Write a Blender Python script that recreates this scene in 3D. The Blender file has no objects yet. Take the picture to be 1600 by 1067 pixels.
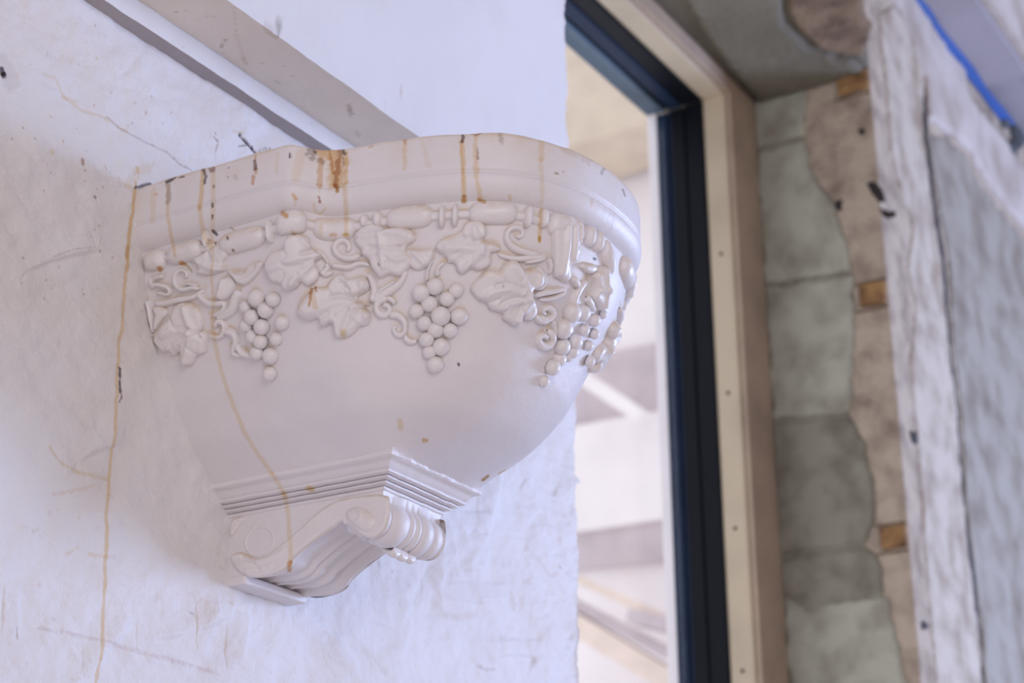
import bpy, math, random
import numpy as np
from mathutils import Matrix, Vector

random.seed(4)
rng = np.random.default_rng(7)
scn = bpy.context.scene

# ------------------------------------------------------------------ camera
F = 3014.26                       # focal length in pixels of the 1600 px wide frame
YAW, PITCH, ROLL = math.radians(30.351426), math.radians(21.02967), math.radians(-0.510116)
CAM = np.array([0.0, -1.0, 0.0])
fw = np.array([math.cos(PITCH)*math.cos(YAW), math.cos(PITCH)*math.sin(YAW), math.sin(PITCH)])
rt = np.cross(fw, [0, 0, 1]); rt /= np.linalg.norm(rt)
up = np.cross(rt, fw)
_c, _s = math.cos(ROLL), math.sin(ROLL)
rt, up = _c*rt + _s*up, -_s*rt + _c*up
cd = bpy.data.cameras.new('camera')
cam = bpy.data.objects.new('camera', cd)
scn.collection.objects.link(cam)
cam.matrix_world = Matrix(((rt[0], up[0], -fw[0], CAM[0]), (rt[1], up[1], -fw[1], CAM[1]), (rt[2], up[2], -fw[2], CAM[2]), (0, 0, 0, 1)))
cd.sensor_width = 36.0
cd.lens = F/1600*36
cd.clip_start = 0.01
cd.dof.use_dof = True
cd.dof.focus_distance = 1.50
cd.dof.aperture_fstop = 8.0
scn.camera = cam

# ------------------------------------------------------------------ world, lights, exposure
w = bpy.data.worlds.new('World'); scn.world = w; w.use_nodes = True
bg = w.node_tree.nodes['Background']
bg.inputs[0].default_value = (0.93, 0.93, 1.0, 1)
bg.inputs[1].default_value = 1.5

def area(name, loc, target, sx, sy, power, col):
    l = bpy.data.lights.new(name, 'AREA'); l.shape = 'RECTANGLE'; l.size = sx; l.size_y = sy
    l.energy = power; l.color = col
    o = bpy.data.objects.new(name, l); scn.collection.objects.link(o)
    o.location = loc
    o.rotation_euler = (Vector(target)-Vector(loc)).to_track_quat('-Z', 'Y').to_euler()
    return o
# cool daylight through the big opening of the room to the right of the camera
area('daylight_opening', (4.7, -2.3, 0.65), (1.4, -0.1, 0.55), 0.9, 1.4, 135, (0.50, 0.63, 1.0))
# added fill lights standing in for room bounce, low left and behind the camera
area('low_bounce_fill', (-1.5, -0.9, -0.85), (1.1, -0.1, 0.75), 1.4, 1.4, 11, (1.0, 0.91, 0.85))
area('front_fill', (-1.0, -3.2, 1.0), (1.5, 0.0, 0.6), 2.4, 1.8, 50, (1.0, 0.94, 0.95))

scn.view_settings.view_transform = 'Standard'
scn.view_settings.look = 'None'
scn.view_settings.gamma = 1
scn.view_settings.use_curve_mapping = False
scn.view_settings.exposure = 0.0

# ------------------------------------------------------------------ helpers
def ray(x, y):
    x = np.asarray(x, float); y = np.asarray(y, float)
    return fw + rt*((x-800)/F)[..., None] - up*((y-533.5)/F)[..., None]
def hit(px, ax, val):
    """photo points (N,2) -> points on the plane axis=val"""
    px = np.atleast_2d(np.asarray(px, float))
    d = ray(px[:, 0], px[:, 1])
    t = (val-CAM[ax])/d[:, ax]
    return CAM + d*t[:, None]
def proj(P):
    v = P-CAM
    z = v@fw
    return np.stack([800+F*(v@rt)/z, 533.5-F*(v@up)/z], -1)

def crop(x0, y0, s):
    return lambda pts: [(x0+a/s, y0+b/s) for a, b in pts]
cA = crop(200, 190, 5.333); cB = crop(420, 190, 5.333); cC = crop(720, 190, 5.333)
cD = crop(200, 370, 5.333); cE = crop(420, 370, 5.333); cF = crop(720, 370, 5.333)
cG = crop(200, 400, 4.0); cH = crop(600, 400, 4.0); c2 = crop(560, 180, 3.557)
cS = crop(340, 740, 4.444)

def smooth_closed(p, n=2):
    p = np.asarray(p, float)
    for _ in range(n):
        q = np.roll(p, -1, 0)
        p = np.stack([.75*p+.25*q, .25*p+.75*q], 1).reshape(-1, p.shape[1])
    return p
def smooth_open(p, n=2):
    p = np.asarray(p, float)
    for _ in range(n):
        a, b = p[:-1], p[1:]
        m = np.stack([.75*a+.25*b, .25*a+.75*b], 1).reshape(-1, p.shape[1])
        p = np.concatenate([p[:1], m, p[-1:]])
    return p
def seg_dist(P, A, B):
    """distance of P (N,2) to the segments A-B (M,2): returns min distance, nearest point, parameter along"""
    best = np.full(len(P), 1e9); near = np.zeros_like(P); par = np.zeros(len(P))
    M = len(A)
    for i in range(M):
        d = B[i]-A[i]; L = d@d+1e-18
        t = np.clip(((P-A[i])@d)/L, 0, 1)
        q = A[i]+t[:, None]*d
        dd = np.hypot(*(P-q).T)
        m = dd < best
        best[m] = dd[m]; near[m] = q[m]; par[m] = (i+t[m])/M
    return best, near, par
def inside(P, poly):
    x, y = P.T; c = np.zeros(len(P), bool)
    for a, b in zip(poly, np.roll(poly, -1, 0)):
        m = ((a[1] > y) != (b[1] > y))
        with np.errstate(all='ignore'):
            c ^= m & (x < (b[0]-a[0])*(y-a[1])/(b[1]-a[1]+1e-30)+a[0])
    return c
def vnoise(P, scale, seed=0):
    """smooth value noise, P (N,2) or (N,3) -> [-1,1]"""
    P = np.asarray(P, float)*scale
    i = np.floor(P).astype(np.int64); f = P-i; f = f*f*(3-2*f)
    D = P.shape[1]; out = np.zeros(len(P))
    K = np.array([374761393, 668265263, 2147483647][:D], np.int64)
    for c in range(2**D):
        o = np.array([(c >> k) & 1 for k in range(D)])
        h = ((i+o)*K).sum(1)+seed*1013
        h = (h ^ (h >> 13))*1274126177 & 0x7fffffff
        h = (h ^ (h >> 16)) & 0xffff
        wgt = np.prod(np.where(o, f, 1-f), 1)
        out += wgt*(h/32767.5-1)
    return out
def fbm(P, scale, oct=4, seed=0):
    return sum(vnoise(P, scale*2**k, seed+k*7)*0.5**k for k in range(oct))

def link(name, verts, faces, mat, parent=None, smooth=True, tint=None, recess=None):
    me = bpy.data.meshes.new(name)
    me.from_pydata([tuple(v) for v in np.asarray(verts, float).tolist()], [], faces if isinstance(faces, list) else faces.tolist())
    me.update()
    if tint is None: tint = np.ones((len(verts), 3))
    if tint is not None:
        a = me.color_attributes.new('tint', 'FLOAT_COLOR', 'POINT')
        c = np.ones((len(verts), 4), np.float32); c[:, :3] = tint
        a.data.foreach_set('color', c.ravel())
    if smooth:
        me.polygons.foreach_set('use_smooth', [True]*len(me.polygons))
    me.materials.append(mat)
    o = bpy.data.objects.new(name, me); scn.collection.objects.link(o)
    if parent is not None:
        o.parent = parent
        if parent.type == 'EMPTY' or True:
            o.matrix_parent_inverse = parent.matrix_world.inverted()
    return o
def empty(name, loc, parent=None):
    o = bpy.data.objects.new(name, None); scn.collection.objects.link(o); o.location = loc
    o.empty_display_size = .05
    o.matrix_world = Matrix.Translation(loc)
    if parent is not None:
        o.parent = parent; o.matrix_parent_inverse = parent.matrix_world.inverted()
    return o
def tag(o, label=None, cat=None, group=None, kind=None):
    for k, v in (('label', label), ('category', cat), ('group', group), ('kind', kind)):
        if v: o[k] = v
    return o
def boxmesh(name, lo, hi, mat, parent=None, bevel=0.003, segs=2, tilt=None):
    lo, hi = np.array(lo, float), np.array(hi, float)
    import bmesh
    bm = bmesh.new(); bmesh.ops.create_cube(bm, size=1)
    for v in bm.verts:
        v.co = Vector(((lo+hi)/2+np.array(v.co)*(hi-lo)).tolist())
    if bevel: bmesh.ops.bevel(bm, geom=bm.edges[:], offset=min(bevel, .3*min(hi-lo)), segments=segs, affect='EDGES', profile=.6)
    if tilt is not None:
        bmesh.ops.rotate(bm, verts=bm.verts, cent=Vector(((lo+hi)/2).tolist()), matrix=tilt)
    me = bpy.data.meshes.new(name); bm.to_mesh(me); bm.free()
    ta_ = me.color_attributes.new('tint', 'FLOAT_COLOR', 'POINT'); ta_.data.foreach_set('color', [1.0]*(4*len(me.vertices)))
    me.materials.append(mat)
    o = bpy.data.objects.new(name, me); scn.collection.objects.link(o)
    if parent is not None:
        o.parent = parent; o.matrix_parent_inverse = parent.matrix_world.inverted()
    return o
def grid_faces(nu, nv, wrap=False):
    i = np.arange(nu if wrap else nu-1)[:, None]; j = np.arange(nv-1)[None, :]
    i2 = (i+1) % nu
    a = i*nv+j; b = i2*nv+j
    return np.stack([a, b, b+1, a+1], -1).reshape(-1, 4)

# ------------------------------------------------------------------ materials
def paint(name, col, rough=.5, bump=.3, scales=((180, 1.0), (700, .5)), var=.05, varcol=None, tint=True, spec=.35, vscale=9, dist=0.002):
    m = bpy.data.materials.new(name); m.use_nodes = True
    nt = m.node_tree; N = nt.nodes; Lk = nt.links
    b = N['Principled BSDF']
    b.inputs['Roughness'].default_value = rough
    b.inputs['Specular IOR Level'].default_value = spec
    tc = N.new('ShaderNodeTexCoord')
    no = N.new('ShaderNodeTexNoise'); no.inputs['Scale'].default_value = vscale; no.inputs['Detail'].default_value = 6
    Lk.new(tc.outputs['Object'], no.inputs['Vector'])
    mx = N.new('ShaderNodeMix'); mx.data_type = 'RGBA'
    vc = varcol or tuple(c*(1-var*2.5) for c in col)
    mx.inputs[6].default_value = (*col, 1); mx.inputs[7].default_value = (*vc, 1)
    cr = N.new('ShaderNodeMapRange'); cr.inputs['From Min'].default_value = .42; cr.inputs['From Max'].default_value = .72
    Lk.new(no.outputs['Fac'], cr.inputs['Value']); Lk.new(cr.outputs[0], mx.inputs[0])
    out = mx.outputs[2]
    if tint:
        at = N.new('ShaderNodeAttribute'); at.attribute_name = 'tint'
        mu = N.new('ShaderNodeMix'); mu.data_type = 'RGBA'; mu.blend_type = 'MULTIPLY'; mu.inputs[0].default_value = 1
        Lk.new(out, mu.inputs[6]); Lk.new(at.outputs['Color'], mu.inputs[7]); out = mu.outputs[2]
    Lk.new(out, b.inputs['Base Color'])
    h = None
    for s, a in scales:
        n = N.new('ShaderNodeTexNoise'); n.inputs['Scale'].default_value = s; n.inputs['Detail'].default_value = 4; n.inputs['Roughness'].default_value = .6
        Lk.new(tc.outputs['Object'], n.inputs['Vector'])
        k = N.new('ShaderNodeMath'); k.operation = 'MULTIPLY'; k.inputs[1].default_value = a
        Lk.new(n.outputs['Fac'], k.inputs[0])
        if h is None: h = k.outputs[0]
        else:
            ad = N.new('ShaderNodeMath'); ad.operation = 'ADD'
            Lk.new(h, ad.inputs[0]); Lk.new(k.outputs[0], ad.inputs[1]); h = ad.outputs[0]
    bp = N.new('ShaderNodeBump'); bp.inputs['Strength'].default_value = bump; bp.inputs['Distance'].default_value = dist
    Lk.new(h, bp.inputs['Height']); Lk.new(bp.outputs[0], b.inputs['Normal'])
    return m
M = {}
M['plaster'] = paint('painted_plaster', (.79, .755, .78), rough=.42, bump=.22, scales=((160, 1), (900, .5)), var=.02, spec=.45)
M['ornament'] = paint('glossy_painted_ornament', (.81, .77, .78), rough=.34, bump=.2, scales=((260, 1),), var=.02, spec=.5)
M['stucco'] = paint('rough_wall_paint', (.80, .78, .80), rough=.6, bump=.5, scales=((70, 1.2), (260, .8), (1100, .3)), varcol=(.75, .70, .68), vscale=6, spec=.3)
M['trimwhite'] = paint('white_trim_paint', (.80, .79, .82), rough=.55, bump=.3, scales=((120, 1), (500, .6)), var=.02)
M['cream'] = paint('warm_lit_beam_underside', (.93, .83, .73), rough=.6, bump=.25, scales=((150, 1), (500, .6)), var=.04)  # underside of the white beam, warm bounced light put into the cream colour
M['ledgeshade'] = paint('shaded_ledge_underside', (.45, .40, .40), rough=.6, bump=.2, var=.03)  # underside of the white ledge, its shade put into this grey
M['frame'] = paint('black_window_frame', (.006, .007, .011), rough=.45, bump=.05, var=.05, tint=False, spec=.12)
M['blueframe'] = paint('blue_grey_sash', (.016, .028, .060), rough=.45, bump=.05, var=.1, tint=False, spec=.12)
M['slate'] = paint('slate_sash_edge', (.075, .115, .165), rough=.5, bump=.1, var=.15, tint=False)
M['wood'] = paint('tan_painted_wood', (.52, .43, .31), rough=.5, bump=.15, scales=((90, 1), (300, .6)), var=.06, tint=False)
M['woodedge'] = paint('tan_wood_front', (.40, .30, .22), rough=.55, bump=.2, scales=((90, 1), (300, .6)), var=.1, tint=False)
M['green'] = paint('grey_green_plaster', (.42, .42, .34), rough=.8, bump=.9, scales=((30, 1), (160, .6)), varcol=(.25, .23, .18), vscale=15, tint=False, dist=.004)
M['green2'] = paint('dark_grey_green_plaster', (.27, .26, .20), rough=.8, bump=.6, scales=((30, 1), (160, .6)), varcol=(.15, .13, .10), vscale=16, tint=False, dist=.004)
M['mortar'] = paint('tan_mortar', (.56, .46, .36), rough=.85, bump=1, scales=((25, 1.4), (90, 1), (300, .6)), varcol=(.27, .20, .16), vscale=17, tint=False, dist=.006)
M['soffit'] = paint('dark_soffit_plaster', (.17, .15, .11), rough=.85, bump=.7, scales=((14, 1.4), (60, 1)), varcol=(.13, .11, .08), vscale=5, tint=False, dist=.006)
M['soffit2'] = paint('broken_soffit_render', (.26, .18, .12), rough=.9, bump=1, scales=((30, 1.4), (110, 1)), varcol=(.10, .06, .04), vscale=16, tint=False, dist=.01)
M['oldwhite'] = paint('old_white_plaster', (.52, .445, .37), rough=.75, bump=.6, scales=((30, 1), (160, .6)), varcol=(.26, .19, .13), vscale=13, tint=False, dist=.004)
M['oldgrey'] = paint('stained_grey_plaster', (.33, .295, .25), rough=.75, bump=.6, scales=((18, 1), (120, .6)), varcol=(.18, .14, .105), vscale=11, tint=False, dist=.004)
M['uppwhite'] = paint('upper_white_paint', (.55, .48, .44), rough=.6, bump=.5, scales=((25, 1), (120, .6)), varcol=(.36, .29, .24), vscale=9, tint=False, dist=.004)
M['beamlilac'] = paint('lilac_beam_paint', (.38, .345, .37), rough=.6, bump=.3, scales=((40, 1), (200, .5)), var=.05, tint=False)
M['orange'] = paint('orange_brown_wood', (.36, .20, .08), rough=.7, bump=.8, scales=((60, 1), (200, 1)), varcol=(.10, .04, .02), vscale=28, tint=False, dist=.004)
M['tape'] = paint('blue_masking_tape', (.02, .085, .33), rough=.5, bump=.3, var=.1, tint=False)
M['caulk'] = paint('dark_grey_caulk', (.10, .11, .12), rough=.8, bump=.8, var=.2, tint=False)
M['dark'] = paint('dark_rust_and_hole_shade', (.035, .025, .025), rough=.6, bump=.5, var=.2, tint=False)  # rust on the nails, painted shade in the holes and the crack
M['floor'] = paint('warm_timber_floor', (.66, .55, .45), rough=.6, bump=.2, var=.1, tint=False)
M['room'] = paint('room_wall_paint', (.62, .57, .52), rough=.8, bump=.2, var=.03, tint=False)
M['ext'] = paint('white_boards', (.90, .84, .85), rough=.8, bump=.2, var=.02, tint=False)  # plain pinkish white, also on the outer stop of the window
M['extwood'] = paint('pale_raw_timber', (.86, .72, .64), rough=.8, bump=.3, var=.06, tint=False)
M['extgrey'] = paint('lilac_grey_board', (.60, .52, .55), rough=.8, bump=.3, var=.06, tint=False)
M['porch'] = paint('cream_porch_boards', (.66, .55, .44), rough=.8, bump=.3, var=.05, tint=False)
g = bpy.data.materials.new('window_glass'); g.use_nodes = True
nt = g.node_tree; nt.nodes.clear()
o_ = nt.nodes.new('ShaderNodeOutputMaterial'); tr = nt.nodes.new('ShaderNodeBsdfTransparent'); gl = nt.nodes.new('ShaderNodeBsdfGlossy')
gl.inputs['Roughness'].default_value = .02; tr.inputs[0].default_value = (.95, .96, .97, 1)
mxs = nt.nodes.new('ShaderNodeMixShader'); mxs.inputs[0].default_value = .05
nt.links.new(tr.outputs[0], mxs.inputs[1]); nt.links.new(gl.outputs[0], mxs.inputs[2]); nt.links.new(mxs.outputs[0], o_.inputs[0])
M['glass'] = g

# ------------------------------------------------------------------ stains (run-off, rust, specks) laid on the surfaces
YEL = (.90, .70, .42); TAN = (.92, .82, .66); ORA = (.72, .40, .13); BRN = (.30, .17, .12); DRK = (.10, .07, .08); GRY = (.52, .49, .45)
# (points, width, colour, strength, ragged)
def S(pts, wd, col, st=1.0, rag=.25): return (np.array(pts, float), wd, col, st, rag)
WALL_STAINS = [
 S([(214,285),(207,350),(197,430),(187,540),(180,660),(172,780),(163,900),(157,990),(149,1085)], 5.5, YEL, .75),
 S([(212,300),(206,360),(199,420)], 8, TAN, .8), S([(202,386),(200,400)], 7, ORA, .35), S([(189,575),(188,612)], 4.5, DRK, .85, .9), S([(190,618),(187,628)], 3, BRN, .8, .9),
 S([(212,293),(222,291),(236,287)], 5, DRK, .85, .9), S([(205,288),(216,270),(232,262)], 17, TAN, .55, .9), S([(218,268),(217,262)], 6, YEL, .7),
 S([(68,116),(86,122),(100,150),(120,158)], 5, TAN, .6, .9), S([(168,182),(190,200),(225,220),(243,228),(262,238),(285,258),(305,268)], 1.8, (.62,.55,.5), .8, .7),
 S([(100,150),(130,172),(168,184)], 4, TAN, .7, .9), S([(165,186),(200,206)], 5, TAN, .6, .9),
 S([(372,211),(382,222),(392,231),(401,240)], 3.4, DRK, .95, .5), S([(371,229),(386,227)], 1.8, DRK, .9, .7), S([(393,228),(397,235)], 1.5, DRK, .9), S([(404,236),(413,232),(420,234)], 2, DRK, .7, .9),
 S([(362,206),(378,208)], 4, TAN, .8), S([(331,215),(337,222)], 2, BRN, .6, .9), S([(336,232),(338,226),(334,238)], 1.6, BRN, .6), S([(333,208),(334,211)], 1.6, DRK, .6),
 S([(2,108),(6,120)], 8, DRK, .9, .6), S([(0,95),(18,130)], 24, (.8,.76,.76), .5),
 S([(126,250),(127,257)], 5, (.55,.36,.28), .85), S([(76,238),(77,241)], 8, TAN, .8), S([(165,258),(167,266)], 3, ORA, .4), S([(145,308),(146,310)], 4, BRN, .7), S([(155,392),(156,394)], 2.5, BRN, .8), S([(17,217),(18,218)], 3, BRN, .6),
 S([(80,402),(110,391),(147,386)], 1.6, (.66,.6,.56), .8, .7),
 S([(75,700),(95,725),(120,738),(150,745),(172,748)], 5, TAN, .8, .8), S([(85,772),(110,768),(145,760)], 5, (.93,.82,.74), .8, .8),
 S([(65,980),(110,990),(160,1003),(215,1019),(280,1035),(340,1052)], 4.5, (.84,.76,.74), .8, .8), S([(32,978),(33,996)], 2.5, BRN, .5, .5),
 S([(108,865),(125,855)], 4, TAN, .8, .9), S([(140,865),(170,870)], 5, TAN, .7, .9), S([(54,830),(62,826)], 6, (.85,.78,.72), .6, .9),
 S([(85,965),(88,968)], 5, (.8,.75,.72), .6), S([(110,1060),(125,1062)], 4, TAN, .7, .9), S([(297,958),(300,960)], 4, (.6,.55,.52), .7), S([(360,942),(364,944)], 5, TAN, .6),
 S([(589,855),(590,888)], 3, (.72,.64,.62), .8, .5), S([(581,865),(582,878)], 3.5, TAN, .7), S([(612,892),(613,894)], 3, (.6,.55,.55), .7),
 S([(905,560),(907,700),(905,800),(903,900),(903,1067)], 5, (.80,.74,.66), .75, .8), S([(904,740),(914,757),(906,765)], 4, (.5,.45,.42), .7, .6),
 S([(700,960),(720,965),(745,958)], 12, (.90,.85,.80), .6, .9), S([(800,925),(806,950)], 9, (.86,.80,.72), .6, .9), S([(748,1040),(760,1046),(775,1045)], 4, (.74,.68,.64), .7, .8),
 S([(840,870),(860,900)], 4, (.90,.82,.76), .6, .8), S([(872,884),(877,888)], 4, (.74,.66,.60), .8),
]
for _ in range(150):
    x, y = rng.uniform(20, 430), rng.uniform(20, 480)
    if y > 300 and x > 190: continue
    r_ = rng.uniform(.8, 2.0)
    WALL_STAINS.append(S([(x, y), (x+rng.uniform(-2, 2), y+rng.uniform(0, 4))], r_*1.6, [TAN, (.75, .58, .48), (.6, .5, .48)][rng.integers(3)], rng.uniform(.4, .9)))
for _ in range(55):
    x, y = rng.uniform(20, 880), rng.uniform(760, 1060)
    WALL_STAINS.append(S([(x, y), (x+rng.uniform(-8, 8), y+rng.uniform(-5, 5))], rng.uniform(2, 7), (.91, .84, .80), rng.uniform(.4, .8), .9))
SC_STAINS = [
 S([(240,297),(238,345)], 9, TAN, .55), S([(262,292),(262,338),(268,372),(274,400)], 5.5, YEL, .6), S([(262,288),(264,305),(262,316)], 8, GRY, .7, .8),
 S([(260,284),(268,281),(275,277)], 4.5, DRK, .9, .7), S([(280,277),(288,276)], 2.5, DRK, .8, .7), S([(242,303),(246,304)], 4, (.85,.6,.45), .6),
 S([(317,268),(315,300),(312,325)], 7, YEL, .85), S([(312,325),(315,350),(320,372),(328,384)], 7, TAN, .95), S([(333,270),(333,320),(332,360)], 8, TAN, .75), S([(331,368),(333,400),(330,430),(334,470),(331,497)], 5, TAN, .9, .6),
 S([(318,266),(321,275),(320,286)], 5, DRK, .75, .9), S([(330,266),(333,264)], 8, (.4,.25,.22), .85, .8), S([(334,290),(334,293)], 3, BRN, .8), S([(332,318),(332,323)], 3.2, DRK, .9), S([(332,336),(332,341)], 3, DRK, .9),
 S([(333,361),(338,366)], 5.5, DRK, .9, .5), S([(355,371),(356,373)], 3.8, BRN, .95), S([(337,379),(337,381)], 3.2, DRK, .9), S([(326,374),(326,380)], 3.5, (.5,.3,.2), .7), S([(364,391),(365,392)], 4.5, BRN, .9),
 S([(361,356),(366,359)], 3.5, (.6,.5,.4), .7),
 S([(399,243),(399,252)], 3.5, ORA, .6), S([(398,252),(399,264)], 6, (.25,.16,.14), .85, .6), S([(400,264),(400,270)], 5, ORA, .6), S([(396,276),(395,287)], 6, (.75,.42,.25), .75, .6),
 S([(453,240),(453,246)], 3.6, DRK, .95), S([(453,225),(456,223)], 3, DRK, .7), S([(367,275),(369,279)], 6, GRY, .35), S([(357,262),(357,263)], 2, BRN, .8), S([(356,276),(356,277)], 2, BRN, .8),
 S([(470,240),(462,278)], 15, TAN, .5), S([(434,240),(432,270)], 5, TAN, .5),
 S([(485,236),(488,244)], 14, GRY, .85, .9), S([(490,230),(493,238)], 5, BRN, .7, .7), S([(498,250),(505,256)], 8, GRY, .6, .9),
 S([(512,236),(528,250),(524,284)], 34, TAN, .8, .5), S([(502,250),(500,270),(500,290)], 10, ORA, .6, .5), S([(505,236),(518,240),(527,250),(525,284)], 22, YEL, .75, .5), S([(531,238),(528,262),(525,282),(527,292)], 9, (.55,.30,.14), .75, .8), S([(536,245),(536,262)], 4, (.5,.28,.15), .7, .95),
 S([(514,234),(516,242),(520,270)], 5, ORA, .7, .95), S([(541,238),(541,285)], 6, YEL, .8, .6), S([(538,290),(541,330),(541,366)], 7, TAN, .95), S([(524,290),(527,298)], 6, (.62,.40,.10), .9, .5),
 S([(535,230),(538,240)], 6.5, (.20,.17,.13), .9, .7), S([(498,307),(500,317)], 3.2, (.45,.2,.14), .9, .5), S([(490,318),(492,330),(500,335),(509,325)], 4, TAN, .8), S([(500,290),(499,300)], 3, TAN, .7),
 S([(458,304),(463,310)], 5.5, (.85,.58,.32), .8, .5), S([(461,312),(461,320)], 5, TAN, .6), S([(443,334),(448,338)], 8, ORA, .85, .5), S([(502,352),(501,366)], 6, TAN, .7), S([(517,367),(524,367)], 6, (.85,.62,.42), .8), S([(537,367),(543,367)], 6, (.80,.62,.24), .85),
 S([(456,361),(461,366)], 7, TAN, .9, .9), S([(457,366),(460,366)], 3, BRN, .5, .9),
 S([(249,419),(251,421)], 9, ORA, .85, .5), S([(282,411),(288,412)], 7, ORA, .9, .5), S([(292,414),(300,424)], 5, (.62,.55,.35), .8, .7),
 S([(633,218),(632,262)], 7, YEL, .5, .7), S([(632,218),(633,224)], 4, (.75,.45,.3), .6), S([(660,222),(670,258)], 10, TAN, .4, .9), S([(583,228),(577,230)], 4, ORA, .4),
 S([(723,207),(724,214),(722,222)], 5, (.2,.12,.14), .9, .7), S([(722,222),(724,262),(725,305)], 8, YEL, .8, .6), S([(720,226),(724,290)], 4, TAN, .8), S([(725,308),(725,314)], 8.5, (.60,.36,.10), .9, .4),
 S([(703,207),(722,206)], 2, BRN, .8), S([(737,208),(743,212),(750,207)], 4, (.55,.34,.25), .7, .9), S([(743,212),(743,260),(750,312)], 8, YEL, .65, .7), S([(745,230),(747,240),(746,248)], 3, (.4,.25,.18), .8, .9),
 S([(748,313),(757,315)], 7, (.70,.47,.20), .85, .6), S([(796,306),(797,311)], 6, TAN, .9), S([(782,212),(784,222)], 9, GRY, .6, .95),
 S([(846,218),(846,250)], 9, YEL, .45, .6), S([(845,250),(847,300),(847,318)], 8, TAN, .6, .7), S([(845,328),(844,350),(843,374)], 6.5, YEL, .8), S([(843,371),(843,377)], 5, (.75,.48,.12), .95, .3),
 S([(868,270),(872,272)], 3.4, (.5,.38,.25), .9), S([(880,268),(880,269)], 2, BRN, .7), S([(925,312),(924,322)], 5, (.93,.80,.70), .8),
 S([(875,228),(920,250)], 13, (.86,.80,.72), .6, .9), S([(940,270),(944,262)], 6, GRY, .6, .9), S([(973,296),(977,306)], 3, (.45,.32,.28), .8, .9),
 S([(487,452),(485,463),(483,478)], 5, (.62,.36,.14), .85, .95), S([(493,448),(494,455)], 5, (.55,.28,.1), .9, .8), S([(488,458),(492,480)], 8, (.85,.68,.45), .6, .95), S([(536,517),(536,524)], 9, (.86,.70,.38), .8, .6),
 S([(716,568),(717,570)], 3.4, DRK, 1, .2), S([(625,658),(626,668)], 9, TAN, .95), S([(662,688),(666,688)], 7, (.80,.55,.28), .9, .4), S([(754,750),(763,744)], 5, (.55,.33,.14), .95, .5), S([(780,740),(790,735)], 4, (.80,.62,.40), .9),
 S([(331,497),(335,530),(342,565),(352,600),(366,638),(382,675),(400,705),(425,740)], 7, (.93,.83,.66), .85, .4),
 S([(425,740),(432,750),(438,762),(446,778),(450,800),(452,830),(454,860),(453,882)], 7, (.93,.83,.66), .85, .4),
 S([(443,769),(445,774)], 6, YEL, .8), S([(453,880),(452,890)], 8, ORA, .85, .5), S([(482,762),(487,765)], 9, (.85,.68,.38), .85, .5),
 S([(688,428),(688,429)], 2, DRK, .4), S([(786,447),(787,448)], 3, BRN, .6), S([(591,412),(593,415)], 2.4, BRN, .8), S([(928,404),(930,405)], 4, (.03,.05,.05), .95, .3),
]
def apply_stains(P, tint, stains, px):
    n = fbm(P, 300, 3, 5)*.7+.1
    for pts, wd, col, st, rag in stains:
        lo, hi = pts.min(0)-wd*2, pts.max(0)+wd*2
        m = np.where((px[:, 0] > lo[0]) & (px[:, 0] < hi[0]) & (px[:, 1] > lo[1]) & (px[:, 1] < hi[1]))[0]
        if not len(m): continue
        d, _, _ = seg_dist(px[m], pts[:-1], pts[1:])
        e = d/(wd*.5)+n[m]*rag
        k = np.clip((1.25-e)/.5, 0, 1)*st
        k = k[:, None]
        tint[m] = tint[m]*(1-k)+tint[m]*np.array(col)*k
    return tint

# ------------------------------------------------------------------ room shell
def struct(name): return tag(empty(name, (0, 0, 0)), kind='structure')
fl = tag(boxmesh('floor', (-2.2, -3.6, -1.25), (5.2, 0.22, -1.15), M['floor'], bevel=0), kind='structure')
ce = tag(boxmesh('ceiling', (-2.2, -3.6, 2.75), (5.2, 0.55, 2.85), M['room'], bevel=0), kind='structure')
wb = tag(boxmesh('wall_back', (-2.2, -3.72, -1.15), (5.2, -3.6, 2.75), M['room'], bevel=0), kind='structure')
ws = tag(boxmesh('wall_side', (-2.32, -3.6, -1.15), (-2.2, 0.22, 2.75), M['room'], bevel=0), kind='structure')
we = tag(boxmesh('wall_end', (5.2, -3.6, -1.15), (5.32, 0.55, 2.75), M['room'], bevel=0), kind='structure')

# wall that carries the sconce: one skin with trowel relief, turning the rough edge into the opening
XE = 1.846
xs = np.concatenate([np.linspace(-2.2, .90, 30)[:-1], np.arange(.90, 1.30, .0009), np.arange(1.30, XE, .0022), [XE, XE+.002, XE+.002, XE+.002, XE+.002]])
ys = np.concatenate([np.zeros(len(xs)-4), [.002, .03, .12, .22]])
zs = np.concatenate([np.linspace(-1.15, .2, 16)[:-1], np.arange(.2, .52, .0018), np.arange(.52, .80, .0009), np.arange(.80, 1.30, .0022), np.linspace(1.31, 2.75, 12)])
NX, NZ = len(xs), len(zs)
Xg, Zg = np.meshgrid(xs, zs, indexing='ij'); Yg = np.repeat(ys[:, None], NZ, 1)
P = np.stack([Xg, Yg, Zg], -1).reshape(-1, 3)
px = proj(P)
front = P[:, 1] < .001
q = P[:, [0, 2]]
h = .0022*fbm(q, 9, 3, 1)+.0011*fbm(q*np.array([1, 1.6]), 45, 3, 2)-.0022*np.abs(fbm(q+.02*np.stack([vnoise(q, 14, 31), vnoise(q, 14, 32)], 1), 13, 2, 17))*np.clip((px[:, 1]-620)/200, .25, 1)+.0007*np.abs(fbm(q@np.array([[.8,.6],[-.6,.8]])*np.array([1,.35]), 38, 3, 14))
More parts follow.
